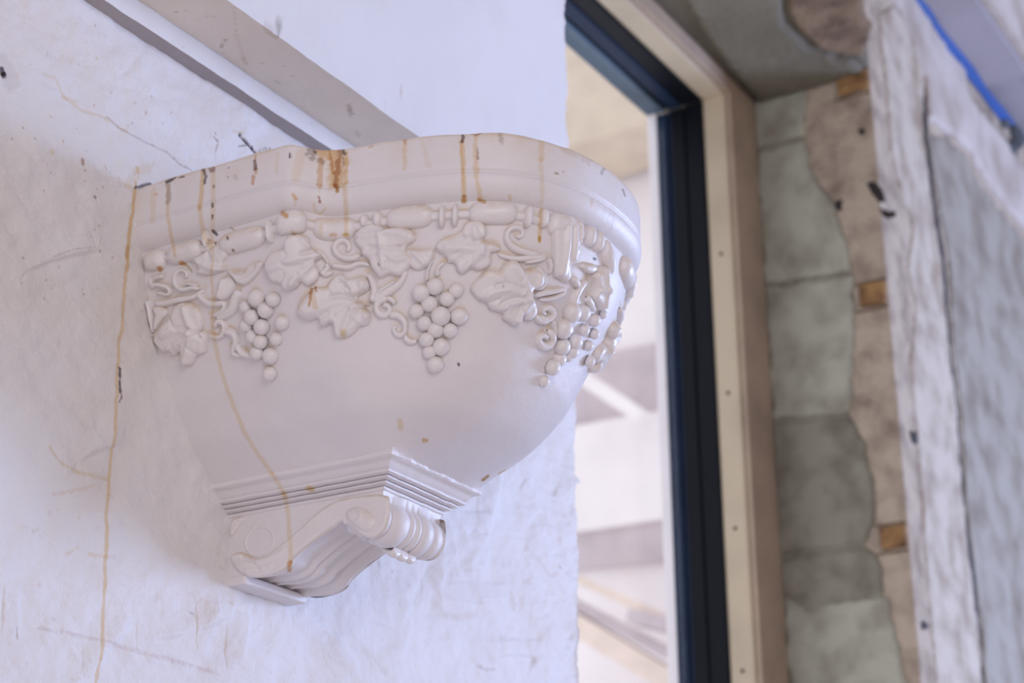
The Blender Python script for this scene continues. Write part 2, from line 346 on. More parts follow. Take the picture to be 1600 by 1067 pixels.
# ridges the trowel left, drawn from the photo
RIDGES = [[(700,770),(680,830),(655,900),(640,940)],[(690,800),(712,860),(690,900),(670,930)],[(780,740),(770,790),(758,850),(728,885)],[(728,885),(760,888),(762,855)],
 [(715,820),(740,825),(760,820)],[(808,735),(835,748),(855,775),(875,783),(900,780)],[(780,745),(765,800)],[(845,840),(870,885),(900,915)],[(725,862),(700,880),(680,920)],[(750,1045),(780,1020),(820,1018),(850,1030),(870,1050)],
 [(700,770),(712,815),(740,850)],[(340,930),(325,1000)],[(150,1040),(165,1010),(190,985)],[(390,960),(375,1030)],[(600,900),(640,940),(620,980)],[(30,930),(34,975)],[(120,720),(150,700),(190,690)],[(40,420),(90,400),(150,388)],
 [(230,1000),(300,985),(360,960)],[(480,960),(520,990),(560,1040)],[(850,960),(880,1000),(900,1010)],[(640,960),(630,1020),(600,1050)],[(700,930),(760,940),(800,930)]]
for r_ in RIDGES:
    rp = smooth_open(r_, 2); lo, hi = rp.min(0)-20, rp.max(0)+20
    m = np.where(front & (px[:, 0] > lo[0]) & (px[:, 0] < hi[0]) & (px[:, 1] > lo[1]) & (px[:, 1] < hi[1]))[0]
    d, near, par = seg_dist(px[m], rp[:-1], rp[1:])
    side = (px[m]-near)[:, 0]+(px[m]-near)[:, 1]*.5
    h[m] += .0026*np.exp(-(d/np.where(side > 0, 4.5, 24.0))**2)*np.sin(np.clip(par, .04, .96)*np.pi)**.4
# the black crack and the long settlement crack open as grooves
for pts, wd, dp in (([(372,211),(382,222),(392,231),(401,240)], 1.6, .004), ([(168,182),(190,200),(225,220),(243,228),(262,238),(285,258),(305,268)], 2.2, .0012), ([(100,150),(130,172),(168,184)], 3, .0008)):
    pp = np.array(pts, float); lo, hi = pp.min(0)-9, pp.max(0)+9
    m = np.where(front & (px[:, 0] > lo[0]) & (px[:, 0] < hi[0]) & (px[:, 1] > lo[1]) & (px[:, 1] < hi[1]))[0]
    d, _, _ = seg_dist(px[m], pp[:-1], pp[1:]); h[m] -= dp*np.exp(-(d/wd)**2)
P[:, 1] -= np.where(front, h, 0)
# ragged plaster edge
jag = .0022*fbm(np.stack([zs, zs*0], 1), 60, 4, 9)+.0016*vnoise(np.stack([zs, zs*0], 1), 300, 3)
zn = hit([(915, 757)], 1, 0)[0, 2]
jag += .013*np.exp(-((zs-zn)/.004)**2)
near_e = np.clip((xs-(XE-.03))/.03, 0, 1)
P[:, 0] += (near_e[:, None]*jag[None, :]).ravel()
tint = np.ones((len(P), 3))
tint = apply_stains(P, tint, WALL_STAINS, px)
k = np.clip(fbm(q, 14, 4, 21)*1.2-.05, 0, 1)[:, None]*.30*((px[:, 1] < 800) & (px[:, 0] < 430))[:, None]
tint = tint*(1-k)+tint*np.array((.93, .86, .78))*k
wl = struct('wall_left')
link('wall_plaster', P, grid_faces(NX, NZ)[:, ::-1], M['stucco'], wl, tint=tint)

# ledge, beam over the wall (all run along the wall above the sconce)
def tinted_strip(name, quads, mat, parent, xlo, xhi, extra=None, step=.0022, endcap=True):
    """extrude a cross-section polyline (y,z) along x as a dense skin with stain tint"""
    sec = [quads[0]]
    for a, b in zip(quads[:-1], quads[1:]):
        n = max(1, int(math.dist(a, b)/step) if math.dist(a, b) < .3 else 40)
        sec += [(a[0]+(b[0]-a[0])*i/n, a[1]+(b[1]-a[1])*i/n) for i in range(1, n+1)]
    sec = np.array(sec)
    x = np.concatenate([np.linspace(xlo, .85, 20)[:-1], np.arange(.85, xhi, step), [xhi]])
    Pm = np.zeros((len(x), len(sec), 3)); Pm[..., 0] = x[:, None]; Pm[..., 1] = sec[None, :, 0]; Pm[..., 2] = sec[None, :, 1]
    Pm = Pm.reshape(-1, 3)
    Pm[:, 1] -= .0006*fbm(Pm, 35, 3, 4); Pm[:, 2] += .0006*fbm(Pm, 28, 3, 8)
    if extra: Pm = extra(Pm, len(x), len(sec))
    t = apply_stains(Pm, np.ones((len(Pm), 3)), BEAM_STAINS, proj(Pm))
    f = grid_faces(len(x), len(sec)).tolist()
    if endcap: f.append([(len(x)-1)*len(sec)+j for j in range(len(sec))][::-1])
    return link(name, Pm, f, mat, parent, tint=t, smooth=True)
BEAM_STAINS = [S([(357,22),(352,68),(360,72)], 1.2, (.75,.7,.62), .0), S([(434,40),(437,52)], 11, GRY, .8, .7), S([(545,166),(549,178)], 7, GRY, .8, .8), S([(345,75),(352,62)], 2, (.4,.38,.2), .9),
 S([(366,10),(369,55),(383,96)], 2, (.85,.8,.72), .9), S([(380,92),(385,98)], 7, (.84,.78,.72), .8, .8), S([(415,45),(432,60)], 7, (.82,.76,.72), .8, .8), S([(556,205),(560,212)], 6, (.8,.76,.74), .8, .9),
 S([(430,126),(436,130)], 5, (.88,.84,.8), .8, .9), S([(275,18),(276,20)], 2, BRN, .7)]
for _ in range(60):
    x, y = rng.uniform(200, 640), rng.uniform(0, 200)
    BEAM_STAINS.append(S([(x, y), (x+1, y+1)], rng.uniform(1.2, 2.4), (.80, .70, .62), .7))
t1 = struct('trim_1')
def ends(a):
    return a
ZA = .8348
tinted_strip('ledge_underside', [(.004, ZA), (-.0155, ZA)], M['ledgeshade'], t1, -2.2, 1.60, endcap=False)
tinted_strip('ledge_face', [(-.0155, ZA), (-.0157, .8554), (.004, .8554)], M['trimwhite'], t1, -2.2, 1.60)
tinted_strip('beam_underside', [(.004, .8553), (-.0790, .8553)], M['cream'], t1, -2.2, 1.6948, endcap=False)
def raggedend(Pm, nx, ns):
    e = np.clip((Pm[:, 0]-1.66)/.03, 0, 1)
    Pm[:, 0] += e*(.0035*fbm(np.stack([Pm[:, 2], Pm[:, 2]*0], 1), 45, 4, 3))
    return Pm
tinted_strip('beam_face', [(-.0790, .8553), (-.0790, 1.32), (-.0790, 2.75)], M['trimwhite'], t1, -2.2, 1.6948, extra=raggedend, endcap=False)
boxmesh('beam_body', (-2.2, -.077, .858), (1.690, .0, 2.75), M['trimwhite'], t1, bevel=0)

# ------------------------------------------------------------------ the opening: reveal, soffit, far wall
X2, ZS = 3.0, 1.714
wr = struct('wall_right')
boxmesh('masonry', (X2, .0, -1.15), (5.2, .395, 2.75), M['mortar'], wr, bevel=.004)
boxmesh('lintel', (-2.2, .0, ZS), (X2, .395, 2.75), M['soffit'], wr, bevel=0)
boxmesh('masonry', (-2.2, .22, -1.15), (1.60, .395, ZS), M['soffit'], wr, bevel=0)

def plane_surf(ax, val, sgn):
    """surface given by plane axis=val, outward normal sgn along that axis; local coords are the other two axes"""
    oth = [i for i in range(3) if i != ax]
    def to_ab(px): return hit(px, ax, val)[:, oth]
    def pos(ab, h):
        Pp = np.zeros((len(ab), 3)); Pp[:, oth] = ab; Pp[:, ax] = val+sgn*h; return Pp
    return to_ab, pos
def relief(name, surf, outline, H, wdt, mat, parent, step, ridges=(), smooth=2, jag=0, base=-.0006, dome=0, topdirt=0, seed=0, noise=0, expo=2.0, stains=None, ab=None, flip=False, lift=0.0, tintcol=None, bumps=()):
    to_ab, pos = surf
    poly = to_ab(outline) if ab is None else np.asarray(ab, float)
    poly = smooth_closed(poly, smooth) if smooth else poly
    if jag:
        L = np.linalg.norm(np.roll(poly, -1, 0)-poly, axis=1); out = []
        for i in range(len(poly)):
            n = max(1, int(L[i]/(step*1.5)))
            for j in range(n): out.append(poly[i]+(poly[(i+1) % len(poly)]-poly[i])*j/n)
        poly = np.array(out)
        poly = poly+jag*np.stack([fbm(poly, .25/jag, 3, seed), fbm(poly, .25/jag, 3, seed+50)], 1)
    lo, hi = poly.min(0)-step, poly.max(0)+step
    nx, ny = int((hi[0]-lo[0])/step)+2, int((hi[1]-lo[1])/step)+2
    gx, gy = np.meshgrid(lo[0]+np.arange(nx)*step, lo[1]+np.arange(ny)*step, indexing='ij')
    G = np.stack([gx.ravel(), gy.ravel()], 1)
    d, nearp, _ = seg_dist(G, poly, np.roll(poly, -1, 0))
    ins = inside(G, poly)
    sd = np.where(ins, d, -d)
    fc = grid_faces(nx, ny)
    fin = ins[fc]
    keep = fc[(fin.sum(1) > 0)]
    used = np.unique(keep); remap = -np.ones(len(G), int); remap[used] = np.arange(len(used))
    G2 = G[used].copy(); s2 = sd[used]; out = s2 < 0
    G2[out] = nearp[used][out]; s2 = np.maximum(s2, 0)
    t = np.clip(s2/wdt, 0, 1)
    hh = H*(1-(1-t)**expo)**(1/expo)
    for rp, A, wd in ridges:
        rp = to_ab(rp) if ab is None else np.asarray(rp, float)
        rp = smooth_open(rp, 2)
        dd, _, par = seg_dist(G2, rp[:-1], rp[1:])
        hh = hh+A*np.exp(-(dd/wd)**2)*np.clip(s2/(wdt*.7), 0, 1)*np.clip(np.minimum(par, 1-par)*6, .15, 1)
    if dome:
        c = poly.mean(0); R = np.linalg.norm(poly-c, axis=1).max()
        hh += dome*np.clip(1-(np.linalg.norm(G2-c, axis=1)/R)**2, 0, 1)*t
    if noise: hh += noise*fbm(G2, .35/step/4, 3, seed+3)*t
    hh = np.where(out, base, hh+lift*np.clip(t*3, 0, 1))
    Pp = pos(G2, hh)
    tn = np.ones((len(Pp), 3))
    if tintcol is not None: tn *= np.array(tintcol)
    if topdirt:
        # dirt caught on the upper ledge of the moulding: near an edge that faces upward
        g = G[used]; v = nearp[used]-g
        upd = np.where(s2 > 0, v[:, 1]/(np.abs(sd[used])+1e-9), 0)
        n = fbm(G2, 120, 3, seed+8)*.5+.55
        k = np.clip(1.5-s2/(wdt*.8), 0, 1)*np.clip(upd*1.8-.1, 0, 1)*np.clip(n, 0, 1)*topdirt
        k = np.where(out, .45*topdirt*np.clip(n+.2, 0, 1), k)[:, None]
        tn = tn*(1-k)+tn*np.array((.80, .62, .38))*k
    if stains is not None: tn = apply_stains(Pp, tn, stains, proj(Pp))
    f = remap[keep]
    return link(name, Pp, f[:, ::-1] if flip else f, mat, parent, tint=tn)

REV = plane_surf(0, X2, -1)       # reveal, faces the camera's left
WF = plane_surf(1, 0.0, -1)       # wall face
SOF = plane_surf(2, ZS, -1)
def slab(name, surf, pts, H, mat, par, jag=.004, noise=.0015, step=.005, seed=0, wd=.008, **k):
    if name == 'plaster_patch': H *= .6
    return relief(name, surf, pts, H, wd, mat, par, step, smooth=0, jag=jag, noise=noise, seed=seed, base=-.001, **k)
slab('plaster_base', REV, [(1178,158),(1260,133),(1260,168),(1256,221),(1266,268),(1300,318),(1324,382),(1332,425),(1334,520),(1328,648),(1350,690),(1364,760),(1366,812),(1354,852),(1370,868),(1382,928),(1400,990),(1414,1067),(1422,1180),(1240,1180),(1216,868),(1194,446)], .0035, M['green2'], wr, seed=40)
jl = [(1262,150),(1256,235),(1266,270),(1300,315),(1326,380),(1334,470),(1330,560),(1332,640)]
slab('plaster_patch', REV, [(1178,158),(1262,133),(1262,168),(1258,215),(1182,233)], .010, M['green'], wr, seed=1)
slab('plaster_patch', REV, [(1183,238),(1256,221),(1268,268),(1303,318),(1326,382),(1334,425),(1262,436),(1194,446)], .011, M['green'], wr, seed=2)
slab('plaster_patch', REV, [(1195,452),(1262,441),(1334,430),(1336,520),(1332,600),(1328,648),(1208,655)], .010, M['green'], wr, seed=3)
slab('plaster_patch', REV, [(1207,662),(1262,654),(1328,652),(1352,690),(1366,760),(1368,812),(1352,850),(1216,868)], .013, M['green2'], wr, seed=4)
slab('plaster_patch', REV, [(1217,874),(1352,855),(1372,868),(1382,925),(1320,932),(1280,940),(1224,930)], .012, M['green2'], wr, seed=5)
slab('plaster_patch', REV, [(1225,937),(1282,946),(1322,938),(1386,932),(1402,990),(1416,1067),(1424,1180),(1240,1180)], .010, M['green'], wr, seed=6)
# white render on the corner and the wall face, in three layers with a break between them
slab('render_strip', WF, [(1372,20),(1395,10),(1430,60),(1442,130),(1440,200),(1452,300),(1470,420),(1478,520),(1492,640),(1500,760),(1512,880),(1528,1000),(1536,1200),(1474,1200),(1456,1000),(1446,900),(1438,760),(1428,640),(1420,560),(1430,480),(1418,420),(1424,340),(1406,300),(1390,230),(1384,150)], .004, M['oldwhite'], wr, wd=.004, seed=7, step=.006)
slab('render_field', WF, [(1446,205),(1470,215),(1500,235),(1530,290),(1565,335),(1605,385),(1680,470),(1680,1200),(1545,1200),(1530,960),(1508,800),(1500,640),(1486,520),(1480,400),(1462,300)], .005, M['oldgrey'], wr, wd=.004, seed=8, step=.007)
slab('paint_layer', WF, [(1385,-60),(1420,-5),(1470,70),(1500,110),(1508,155),(1530,180),(1570,225),(1640,330),(1700,440),(1700,500),(1612,375),(1570,325),(1538,285),(1505,228),(1472,205),(1448,185),(1440,120),(1400,10),(1350,-60)], .012, M['uppwhite'], wr, seed=9, step=.006)
# wood fixing blocks let into the corner
for i, (x, y, wx, hy) in enumerate(((1343, 128, 66, 30), (1378, 458, 66, 34), (1411, 838, 66, 34))):
    c = hit([(x, y)], 0, X2)[0]; a = hit([(x-wx/2, y+6), (x+wx/2, y-6), (x, y-hy/2), (x, y+hy/2)], 0, X2)
    y0, y1 = sorted((a[0, 1], a[1, 1])); z0, z1 = sorted((a[2, 2], a[3, 2]))
    boxmesh('wood_block', (X2-.012, max(y0, .002), z0), (X2+.05, y1, z1), M['orange'], wr, bevel=.004, tilt=Matrix.Rotation(math.radians((-4, 3, -2)[i]), 3, 'X'))
    for zz in (z0-.008, z1+.004):
        boxmesh('block_joint', (X2-.004, max(y0-.004, .001), zz), (X2+.02, y1+.01, zz+.0025), M['soffit2'], wr, bevel=.001)
# holes and spalls: thin patches, the shade inside put into their dark colour
for pts, s in (([(1352,285),(1366,283),(1378,296),(1384,318),(1374,312),(1362,306)], 1), ([(1370,322),(1386,330),(1398,330),(1400,342),(1380,338)], 2), ([(1343,202),(1352,203),(1351,212),(1343,211)], 3), ([(1303,318),(1314,312),(1318,330),(1306,328)], 4), ([(1420,672),(1432,675),(1436,696),(1424,690)], 5), ([(1438,970),(1449,972),(1448,985),(1439,982)], 6)):
    surf = REV if pts[0][0] < 1400 else WF
    slab('spall', surf, pts, .0035, M['dark'], wr, jag=.003, step=.003, seed=20+s, wd=.003)
# dark strip for the shade in the crack between render strip and field
slab('crack', WF, [(1438,118),(1446,125),(1450,200),(1460,300),(1476,400),(1484,520),(1497,640),(1508,800),(1525,900),(1538,1100),(1530,1100),(1516,900),(1500,800),(1488,640),(1474,520),(1466,400),(1450,300),(1440,200)], .002, M['dark'], wr, seed=31, jag=.002)
# soffit patch broken away at the front
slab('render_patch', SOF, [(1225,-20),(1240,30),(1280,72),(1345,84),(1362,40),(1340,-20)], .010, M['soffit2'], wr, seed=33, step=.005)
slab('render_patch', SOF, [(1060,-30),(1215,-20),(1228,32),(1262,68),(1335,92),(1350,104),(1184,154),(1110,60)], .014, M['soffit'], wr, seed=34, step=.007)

# beam above the far wall with tape along its lower edge
t2 = struct('trim_2')
ZB = 2.005
boxmesh('beam', (-2.2, -.115, ZB), (3.72, -.001, 2.75), M['beamlilac'], t2, bevel=.004)
boxmesh('beam', (3.74, -.115, ZB+.02), (5.2, -.001, 2.75), M['beamlilac'], t2, bevel=.004)
boxmesh('beam_facing', (-2.2, -.135, ZB+.006), (5.2, -.1155, 2.75), M['uppwhite'], t2, bevel=.003)
tp = hit([(1418, -8), (1440, 20), (1462, 50), (1485, 78), (1508, 103), (1530, 130), (1552, 155), (1572, 180)], 1, -.004)
nt_ = len(tp); vv = []; 
for i, p in enumerate(tp):
    wv = .009+.003*math.sin(i*2.1)
    vv += [(p[0], -.003-.001*(i % 2), ZB+.001-.012), (p[0], -.006, ZB-.0045), (p[0], -.012-wv, ZB-.003), (p[0], -.012-wv, ZB-.0005), (p[0], -.001, ZB-.0005)]
ff = grid_faces(nt_, 5).tolist()
tape = link('masking_tape', vv, ff, M['tape'])
tag(tape, 'strip of bright blue masking tape along the lower edge of the beam', 'tape')
ck = empty('caulk_lump', tuple(hit([(1582, 205)], 1, -.01)[0]))
for (x, y, r) in ((1572, 190, .020), (1590, 215, .030), (1580, 232, .022), (1598, 195, .026)):
    c = hit([(x, y)], 1, -.008)[0]
    th = np.linspace(0, 2*np.pi, 15)[:-1]; 
    V = []
    for ph in np.linspace(0, np.pi/2, 6):
        for t in th:
            rr = r*math.cos(ph)*(1+.25*math.sin(3*t+x)); V.append((c[0]+rr*math.cos(t)*1.3, -.001-r*.8*math.sin(ph), c[2]+rr*math.sin(t)*.8))
    fcs = [[i*14+j, i*14+(j+1) % 14, (i+1)*14+(j+1) % 14, (i+1)*14+j] for i in range(5) for j in range(14)]
    link('lump', V, fcs, M['caulk'], ck)
tag(ck, 'dark grey lump of caulk stuck on the wall where the blue tape ends', 'caulk')

# ------------------------------------------------------------------ window
wn = struct('window_1')
XL = 2.883; ZL = 1.674
def jamb_head(name, xo, xi, zo, zi, y0, y1, mat, bev=.003, xleft=1.60):
    """jamb (right) and head member with a mitred look"""
    boxmesh(name, (xi, y0, -1.15), (xo, y1, zo), mat, wn, bevel=bev)
    boxmesh(name, (xleft, y0+.0003, zi), (xi, y1, zo), mat, wn, bevel=bev)
jamb_head('wood_liner', X2-.001, XL, ZS-.001, ZL, .236, .2815, M['wood'], .006)
jamb_head('liner_front', X2-.001, XL+.004, ZS-.001, ZL+.004, .226, .2355, M['woodedge'], .003)
e_ = .0005
def member(name, dx, y0, y1, mj, mh, bev=.002):
    boxmesh(name, (XL-dx, y0, -1.15), (X2-.002, y1, ZL-dx), mj, wn, bevel=bev)
    boxmesh(name, (1.60, y0+.0003, ZL-dx), (XL-dx, y1, ZS-.002), mh, wn, bevel=bev)
member('outer_frame', .003, .282, .316, M['frame'], M['frame'])
member('sash_frame', .006, .3165, .343, M['frame'], M['blueframe'])
member('glazing_gasket', .003, .3435, .350, M['blueframe'], M['frame'])
member('glazing_bead', .009, .3505, .371, M['blueframe'], M['slate'])
member('outer_stop', .004, .3715, .392, M['ext'], M['slate'])
boxmesh('glass_pane', (1.60, .358, -1.15), (XL-.0095, .363, ZL-.0095), M['glass'], wn, bevel=0)
for z in (.35, .62, .86, 1.10, 1.36):      # nail heads on the liner
    boxmesh('nail_head', (XL-.0015, .256, z), (XL+.002, .262, z+.006), M['dark'], wn, bevel=.001)

# ------------------------------------------------------------------ outside: neighbouring eaves and boards
def board(name, pts, X, dX, mat, parent):
    """prism standing across the view outside, front face on plane x=X"""
    a = hit(pts, 0, X); n = len(a)
    V = np.concatenate([a, a+np.array([dX, 0, 0])])
    f = [list(range(n))[::-1], list(range(n, 2*n))]+[[i, (i+1) % n, (i+1) % n+n, i+n] for i in range(n)]
    return link(name, V, f, mat, parent, smooth=False)
ex = empty('neighbouring_house', (6, 2, -1.15))
board('eave_panel', [(-200,482),(880,226),(1028,192),(1100,175),(1100,560),(700,640),(-200,822)], 6.4, .3, M['ext'], ex)
board('porch_fascia', [(-200,-300),(1200,-300),(1200,140),(1030,186),(880,232),(-200,495)], 6.0, .35, M['porch'], ex)
board('grey_board', [(-200,790),(700,600),(1100,520),(1100,640),(1028,640),(905,668),(-200,930)], 6.35, .3, M['extgrey'], ex)  # plain lilac-grey board below the eave panel
board('white_wall', [(-200,920),(905,664),(1100,628),(1100,800),(905,830),(-200,1040)], 6.3, .3, M['ext'], ex)
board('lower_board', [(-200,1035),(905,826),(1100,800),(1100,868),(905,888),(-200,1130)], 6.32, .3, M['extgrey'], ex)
board('base_wall', [(-200,1125),(905,884),(1100,864),(1100,2300),(-200,2300)], 6.36, .3, M['ext'], ex)
tag(ex, 'pale blurred house outside the window with cream eaves and white boards', 'house')
for i, (a, b, wpx, m) in enumerate((((880,570),(1000,650),22,'ext'), ((880,895),(1080,985),14,'extwood'), ((880,935),(1080,1040),16,'extgrey'), ((880,965),(1080,1085),34,'extwood'), ((980,960),(1040,975),22,'extgrey'))):
    a = np.array(a, float); b = np.array(b, float); dn = (b-a)/np.linalg.norm(b-a); nn = np.array([-dn[1], dn[0]])*wpx/2
    board('rafter', [a-nn, b-nn, b+nn, a+nn], 6.1-.02*i, .10, M[m], ex)

# ================================================================== THE SCONCE
CX = 1.2805
rim = np.array([(1.0965, .004), (1.0965, -.05), (1.0965, -.10), (1.0965, -.146), (1.0975, -.156), (1.106, -.162), (1.118, -.170), (1.1245, -.181), (1.128, -.196), (1.1325, -.218), (1.138, -.243), (1.1465, -.270), (1.159, -.294), (1.1755, -.314), (1.198, -.3305), (1.226, -.3425), (1.252, -.3475), (1.2805, -.349)])
def spl(pts, n):
    pts = smooth_open(pts, 3)
    s = np.r_[0, np.cumsum(np.linalg.norm(np.diff(pts, axis=0), axis=1))]
    t = np.linspace(0, s[-1], n); return np.stack([np.interp(t, s, pts[:, k]) for k in range(pts.shape[1])], 1), s[-1]
NH = 330
half, LH = spl(rim, NH)
# the crease of the plan (end of the side wing) is at this arc length
ic = np.argmin(np.linalg.norm(half-np.array((1.1105, -.167)), axis=1))
tt = np.zeros(NH); tt[:ic+1] = np.linspace(0, 1, ic+1); tt[ic:] = 1+np.linspace(0, 1, NH-ic)
side0, side1, mid = np.array((1.2148, .004)), np.array((1.2135, -.178)), np.array((CX, -.178))
bot = np.where((tt <= 1)[:, None], side0+(side1-side0)*np.clip(tt, 0, 1)[:, None], side1+(mid-side1)*np.clip(tt-1, 0, 1)[:, None])
def gsm_(c, sig):
    m = int(sig*3); k_ = np.exp(-.5*(np.arange(-m, m+1)/sig)**2); k_ /= k_.sum()
    e = np.concatenate([2*c[0]-c[m:0:-1], c, 2*c[-1]-c[-2:-m-2:-1]])
    return np.stack([np.convolve(e[:, i], k_, 'valid') for i in range(2)], 1)
mir = lambda c: np.concatenate([c, (c*np.array([-1, 1])+np.array([2*CX, 0]))[::-1][1:]])
PT, PB = mir(half), mir(bot)
PTS, PB = gsm_(PT, 34), gsm_(PB, 17)
NA = len(PT); LA = 2*LH; aa = np.linspace(0, LA, NA)
tg = np.gradient(PT, axis=0); tg /= np.linalg.norm(tg, axis=1)[:, None]
nrm = np.stack([tg[:, 1], -tg[:, 0]], 1)        # outward
if nrm[NA//2, 1] > 0: nrm = -nrm
nrb = gsm_(nrm, 22)
for _ in range(6): nrm[1:-1] = (nrm[:-2]+nrm[1:-1]*2+nrm[2:])/4
nrm /= np.linalg.norm(nrm, axis=1)[:, None]
# bowl body: profile against height  (z, shrink g)
prof = np.array([(.664, -.012), (.640, 0), (.6183, .026), (.5874, .111), (.5586, .254), (.5257, .446), (.4966, .682), (.4792, .885), (.4690, 1.0)])
INSET = .011
from bisect import bisect
def sm_prof(n):
    p = prof.copy(); z = np.linspace(p[0, 0], p[-1, 0], n)
    g_ = np.interp(z[::-1], p[::-1, 0], p[::-1, 1])[::-1]
    ker = np.hanning(int(n*.07)|1); ker /= ker.sum(); m = len(ker)//2
    gp = np.r_[2*g_[0]-g_[m:0:-1], g_, 2*g_[-1]-g_[-2:-m-2:-1]]
    return z, np.convolve(gp, ker, 'valid')
ZP, GP = sm_prof(300)
def body(a, z, h=0.0):
    """bowl surface: a arc-length along the rim, z height"""
    g_ = np.interp(-z, -ZP, GP)
    f_ = np.clip((LA/2-np.abs(a-LA/2)-.10)/.16, 0, 1); f_ = f_*f_*(3-2*f_)
    gc = np.clip(g_, 0, 1); g_ = g_-.155*f_*np.sin(np.pi*gc**1.45)      # the bow is fuller than the wings
    pt = np.stack([np.interp(a, aa, PT[:, k]) for k in range(2)], -1)
    pb = np.stack([np.interp(a, aa, PB[:, k]) for k in range(2)], -1)
    w_ = np.clip((.630-z)/.085, 0, 1)[:, None]; w_ = w_*w_*(3-2*w_)
    pt = pt*(1-w_)+np.stack([np.interp(a, aa, PTS[:, k]) for k in range(2)], -1)*w_
    n_ = np.stack([np.interp(a, aa, nrb[:, k]) for k in range(2)], -1)
    ins_ = INSET*(1-np.clip(g_, 0, 1))
    xy = pt*(1-g_)[:, None]+pb*g_[:, None]-n_*ins_[:, None]
    return np.column_stack([xy, z])
def body_n(a, z):
    e = 1e-3
    d1 = body(a+e, z)-body(a-e, z); d2 = body(a, z+e)-body(a, z-e)
    n = np.cross(d2, d1); n /= np.linalg.norm(n, axis=1)[:, None]
    flip_ = (n[:, :2]*np.stack([np.interp(a, aa, nrm[:, k]) for k in range(2)], -1)).sum(1) < 0
    n[flip_] *= -1
    return n
# table for photo point -> surface coordinates
ta, tz = np.meshgrid(np.linspace(0, LA*.80, 460), np.linspace(.655, .4695, 170), indexing='ij')
ta, tz = ta.ravel(), tz.ravel()
TP = body(ta, tz); TPX = proj(TP); vis = ((TP-CAM)*body_n(ta, tz)).sum(1) < 0
ta, tz, TPX = ta[vis], tz[vis], TPX[vis]
def to_az(px_):
    px_ = np.atleast_2d(np.asarray(px_, float)); a = np.zeros(len(px_)); z = a.copy()
    for i, p in enumerate(px_):
        k = np.argmin(((TPX-p)**2).sum(1)); a[i], z[i] = ta[k], tz[k]
    for _ in range(3):
        e = 5e-4; p0 = proj(body(a, z)); Ja = (proj(body(a+e, z))-p0)/e; Jz = (proj(body(a, z+e))-p0)/e
        r_ = px_-p0; det = Ja[:, 0]*Jz[:, 1]-Ja[:, 1]*Jz[:, 0]
        ok = np.abs(det) > 1e5
        da = np.where(ok, (r_[:, 0]*Jz[:, 1]-r_[:, 1]*Jz[:, 0])/np.where(ok, det, 1), 0); dz = np.where(ok, (Ja[:, 0]*r_[:, 1]-Ja[:, 1]*r_[:, 0])/np.where(ok, det, 1), 0)
        a += np.clip(da, -.004, .004); z += np.clip(dz, -.004, .004)
        a = np.clip(a, .001, LA*.85); z = np.clip(z, .47, .66)
    return np.stack([a, z], 1)
def body_pos(ab, h):
    P_ = body(ab[:, 0], ab[:, 1]); return P_+body_n(ab[:, 0], ab[:, 1])*np.asarray(h)[:, None]
BOD = (to_az, body_pos)
def mirror_ab(ab): return np.stack([LA-ab[:, 0], ab[:, 1]], 1)

sc = empty('wall_sconce', (CX, -.17, .39))
tag(sc, 'white plaster wall sconce with grapevine relief and rust-stained rim', 'wall sconce')

# rim: band, groove, ovolo and cove, lip, inner wall - one swept moulding
rp_ = [(-.030, .60), (-.030, .66), (-.026, .690), (-.012, .6975), (-.001, .6985), (.0005, .6975), (.0012, .690), (.0008, .672), (.0008, .6672), (-.0012, .6655), (-.0008, .6640), (.0012, .6625), (.0008, .657), (-.0012, .652), (-.005, .6475), (-.0095, .6445), (-.0125, .6425)]
rs = smooth_open(np.array(rp_), 2)
sl = np.r_[0, np.cumsum(np.linalg.norm(np.diff(rs, axis=0), axis=1))]; tq = np.arange(0, sl[-1], .0009)
rs = np.stack([np.interp(tq, sl, rs[:, k]) for k in range(2)], 1)
na2 = 900; av2 = np.linspace(0, LA, na2)
pt = np.stack([np.interp(av2, aa, PT[:, k]) for k in range(2)], -1); n_ = np.stack([np.interp(av2, aa, nrm[:, k]) for k in range(2)], -1)
RP = np.zeros((na2, len(rs), 3)); RP[..., :2] = pt[:, None, :]+n_[:, None, :]*rs[None, :, 0, None]; RP[..., 2] = rs[None, :, 1]
RP = RP.reshape(-1, 3)
RP[:, 2] += .0008*fbm(np.repeat(np.stack([av2, av2*0], 1), len(rs), 0), 30, 4, 2)*np.clip((RP[:, 2]-.67)/.02, 0, 1)
tr_ = np.ones((len(RP), 3))
k = np.clip((RP[:, 2]-.668)/.03, 0, 1)*np.clip(.45+.6*fbm(RP, 60, 4, 4), 0, 1)
k = np.clip(k*.55+np.clip((RP[:, 2]-.6945)/.002, 0, 1)*.45, 0, 1)[:, None]
tr_ = tr_*(1-k)+tr_*np.array((.90, .79, .64))*k
tr_ = apply_stains(RP, tr_, SC_STAINS, proj(RP))
link('rim', RP, grid_faces(na2, len(rs))[:, ::-1], M['plaster'], sc, tint=tr_)
# closing shelf inside the bowl
inn = pt-n_*.030
V = [(x, y, .60) for x, y in inn]; link('inner_floor', V, [list(range(len(V)))], M['plaster'], sc, smooth=False)

